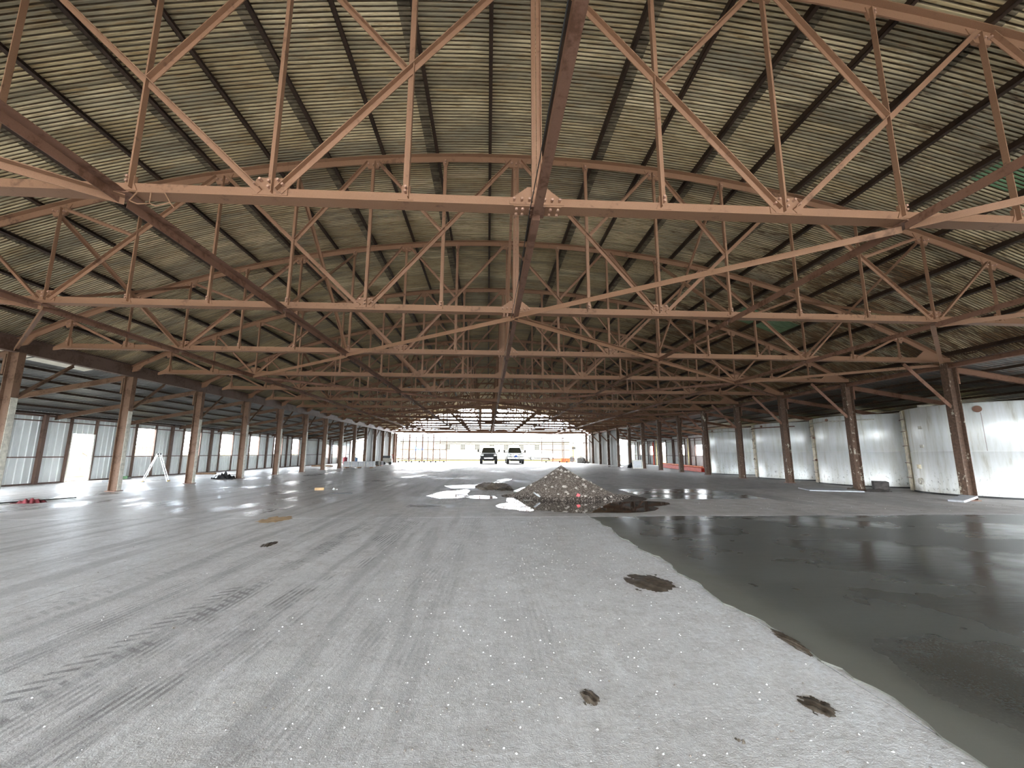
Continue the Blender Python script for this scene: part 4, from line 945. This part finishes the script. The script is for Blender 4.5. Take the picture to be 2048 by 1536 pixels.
thing('tan_brick', 'small tan block on the shiny floor at left centre', 'block', (-7.4, 17.9, .0), .2, me=B().box((0, 0, .05), (.34, .16, .10)).mesh('tan_brick', M_CARD))
thing('white_rag', 'small crumpled white scrap right of the tan block', 'scrap', (-6.85, 17.95, .0), me=(lambda b: (rock(b, (0, 0, .03), .07), rock(b, (.12, .03, .02), .05), b)[-1])(B()).mesh('white_rag', M_CHIP))
thing('flat_strip', 'flat dark strip on the floor below the white scrap', 'strip', (-6.0, 16.4, .0), .1, me=B().box((0, 0, .01), (.75, .14, .02)).mesh('flat_strip', M_DARK))
thing('timber_plank', 'short brown plank beside the left wall beyond the ladder', 'plank', (-20.0, 30.6, 0), .3, me=B().box((0, 0, .06), (1.3, .25, .12)).mesh('timber_plank', M_WOOD))
t = thing('power_tool', 'small green and black tool on the floor by the left wall', 'tool', (-20.9, 25.2, 0), .4)
ob('body', bevel(ob('case', B().box((0, 0, .10), (.34, .16, .14)).mesh('case', plain('green_case', (.05, .14, .05), .5)), t)).data if False else B().box((.22, 0, .06), (.16, .12, .1)).mesh('body', M_DARK), t)
ob('case', B().box((0, 0, .10), (.34, .16, .14)).mesh('case', plain('green_case', (.05, .14, .05), .5)), t)
thing('paper_scrap', 'small pale scrap on the floor inside the left door', 'scrap', (-20.0, 23.0, 0), .4, me=B().box((0, 0, .03), (.25, .12, .05)).mesh('paper_scrap', M_GREY))
# pallets of grey material by the far left columns
def pallet(loc, rz, L, W_, Hh, label, mat, nlay):
    t = thing('pallet_stack', label, 'pallet', loc, rz, 'loaded pallets by the far left columns')
    for x in (-L*.42, 0, L*.42): ob('skid', B().box((x, 0, .05), (.12, W_, .1)).mesh('skid', M_WOOD), t)
    ob('deck', B().box((0, 0, .115), (L, W_, .03)).mesh('deck', M_WOOD), t)
    n = max(2, int(L/.62)); 
    for i in range(n): ob('bundle', B().box((-L/2+(i+.5)*L/n, 0, .13+Hh/2), (L/n-.03, W_-.06, Hh)).mesh('bundle', mat), t)
    for x in (-L*.33, -L*.22, L*.22, L*.33): ob('strap', B().box((x, 0, .13+Hh/2), (.05, W_-.03, Hh+.02)).mesh('strap', M_WHITEPAINT), t)
pallet((-13.3, 43.2, 0), .02, 2.85, 1.1, .52, 'long low pallet of grey bundled blocks beside the far left columns', M_GREY, 1)
pallet((-13.2, 49.8, 0), .0, 1.1, 1.1, .42, 'small dark loaded pallet just behind the long grey one', M_SCRAP, 1)
t = thing('generator_cart', 'white and black wheeled cart near the farthest left columns', 'cart', (-13.5, 56.0, 0))
ob('body', B().box((0, 0, .55), (1.1, .8, .5)).mesh('body', M_WHITEPAINT), t); ob('hood', B().box((-.1, 0, .98), (.95, .7, .3)).mesh('hood', M_BLACK), t); ob('handle', cable([(.55, 0, .5), (.7, 0, 1.2), (.45, 0, 1.25)], .03, 6).mesh('handle', M_REDP), t)
for x in (-.35, .4): ob('wheel', B().cyl((x, -.45, .18), (x, -.33, .18), .18, 12).mesh('wheel', M_DARK), t)
thing('red_container', 'red container standing in the left aisle near its far end', 'container', (-19.4, 57.5, 0), me=B().cyl((0, 0, 0), (0, 0, .9), .28, 14).cyl((0, 0, .9), (0, 0, .98), .1, 8).mesh('red_container', M_CLOTH))
thing('blue_container', 'blue container standing next to the red one in the left aisle', 'container', (-18.1, 57.5, 0), me=B().cyl((0, 0, 0), (0, 0, .85), .3, 14).cyl((0, 0, .85), (0, 0, .92), .12, 8).mesh('blue_container', plain('blue_drum', (.12, .25, .5), .5)))
thing('leaning_timbers', 'bundle of timbers on the floor by the left wall, mid hall', 'timber', (-18.6, 47.5, 0), me=B().box((0, 0, .08), (2.2, .3, .16), rz=-.2).box((.2, .3, .05), (1.8, .15, .1), rz=.1).mesh('timbers', M_WOOD))
# right side
t = thing('red_beam_stack', 'long red steel beams lying on the floor of the right aisle', 'beams', (0, 0, 0))
for i, (a, c) in enumerate([((17.0, 34.3), (19.0, 47.6)), ((17.3, 34.3), (19.3, 47.6)), ((17.6, 34.3), (19.6, 47.6))]):
    ob('beam', B().ext((a[0], a[1], .34), (c[0], c[1], .34), Iprof(.34, .16)).mesh('beam', M_REDP), t)
ob('pipe', B().cyl((17.15, 34.4, .42), (19.2, 47.2, .42), .07, 8).mesh('pipe', M_ORANGE), t)
t = thing('white_appliance', 'white framed panel tilted on the floor between far right columns', 'panel', (14.6, 42.6, 0), .1)
ob('panel', B().box((0, 0, .42), (1.05, .08, .78), rx=-.2).mesh('panel', M_GREY), t); ob('frame', B().box((-.5, -.02, .42), (.07, .12, .84), rx=-.2).box((.5, -.02, .42), (.07, .12, .84), rx=-.2).box((0, .06, .82), (1.05, .12, .07)).box((0, -.1, .04), (1.05, .12, .07)).mesh('frame', M_WHITEPAINT), t)
lumpy('tarp_heap', (14.85, 44.6, .6, .55), .6, M_BLACK, 'dark tarpaulin heap behind the tilted white panel', 'tarpaulin', seed=31)
thing('floor_cover', 'grey flat cover board on the floor before the tanks', 'board', (13.8, 17.35, 0), -.35, me=B().box((0, 0, .02), (1.9, 1.3, .04)).mesh('floor_cover', M_GREY))
thing('concrete_slab_piece', 'broken grey slab leaning at the foot of the nearest right column', 'slab', (14.75, 13.12, 0), .25, me=B().box((0, 0, .09), (.75, .40, .07), ry=-.18).mesh('slab_piece', M_GREY))
thing('dark_opening_stand_in', 'black box standing in for the dark opening between the two nearest tanks', 'box', (16.55, 17.85, 0), .9, me=B().box((0, 0, .17), (.9, .5, .32)).box((-.5, .1, .33), (.9, .3, .03)).mesh('dark_box', M_SCRAP))  # dark box added to stand for the dark opening between tanks
lumpy('rubble', (15.3, 16.8, .5, .35), .09, M_SCRAP, 'dark rubble strip in front of the black stand-in box', 'rubble', seed=33)
lumpy('rubble', (14.8, 17.4, .25, .2), .08, M_MUD, 'small rubble at the foot of the second right column', 'rubble', seed=34)
for s_, (x, y_) in enumerate([(16.4, 12.7), (15.6, 11.9)]):
    pass
thing('yellow_pipe', 'thin yellow pipe standing upright against the right wall', 'pipe', me=B().cyl((21.6, 45.9, 0), (21.6, 45.9, 3.2), .06, 8).mesh('yellow_pipe', M_PALEY))
thing('yellow_pipe', 'second thin yellow pipe at the right wall, farther back', 'pipe', me=B().cyl((21.6, 54.8, 0), (21.6, 54.8, 3.2), .07, 8).mesh('yellow_pipe', M_PALEY))
thing('orange_pipe', 'orange upright pipe at the right wall beside the farther yellow one', 'pipe', me=B().cyl((21.6, 55.8, 0), (21.6, 55.8, 3.0), .09, 8).mesh('orange_pipe', M_REDP))
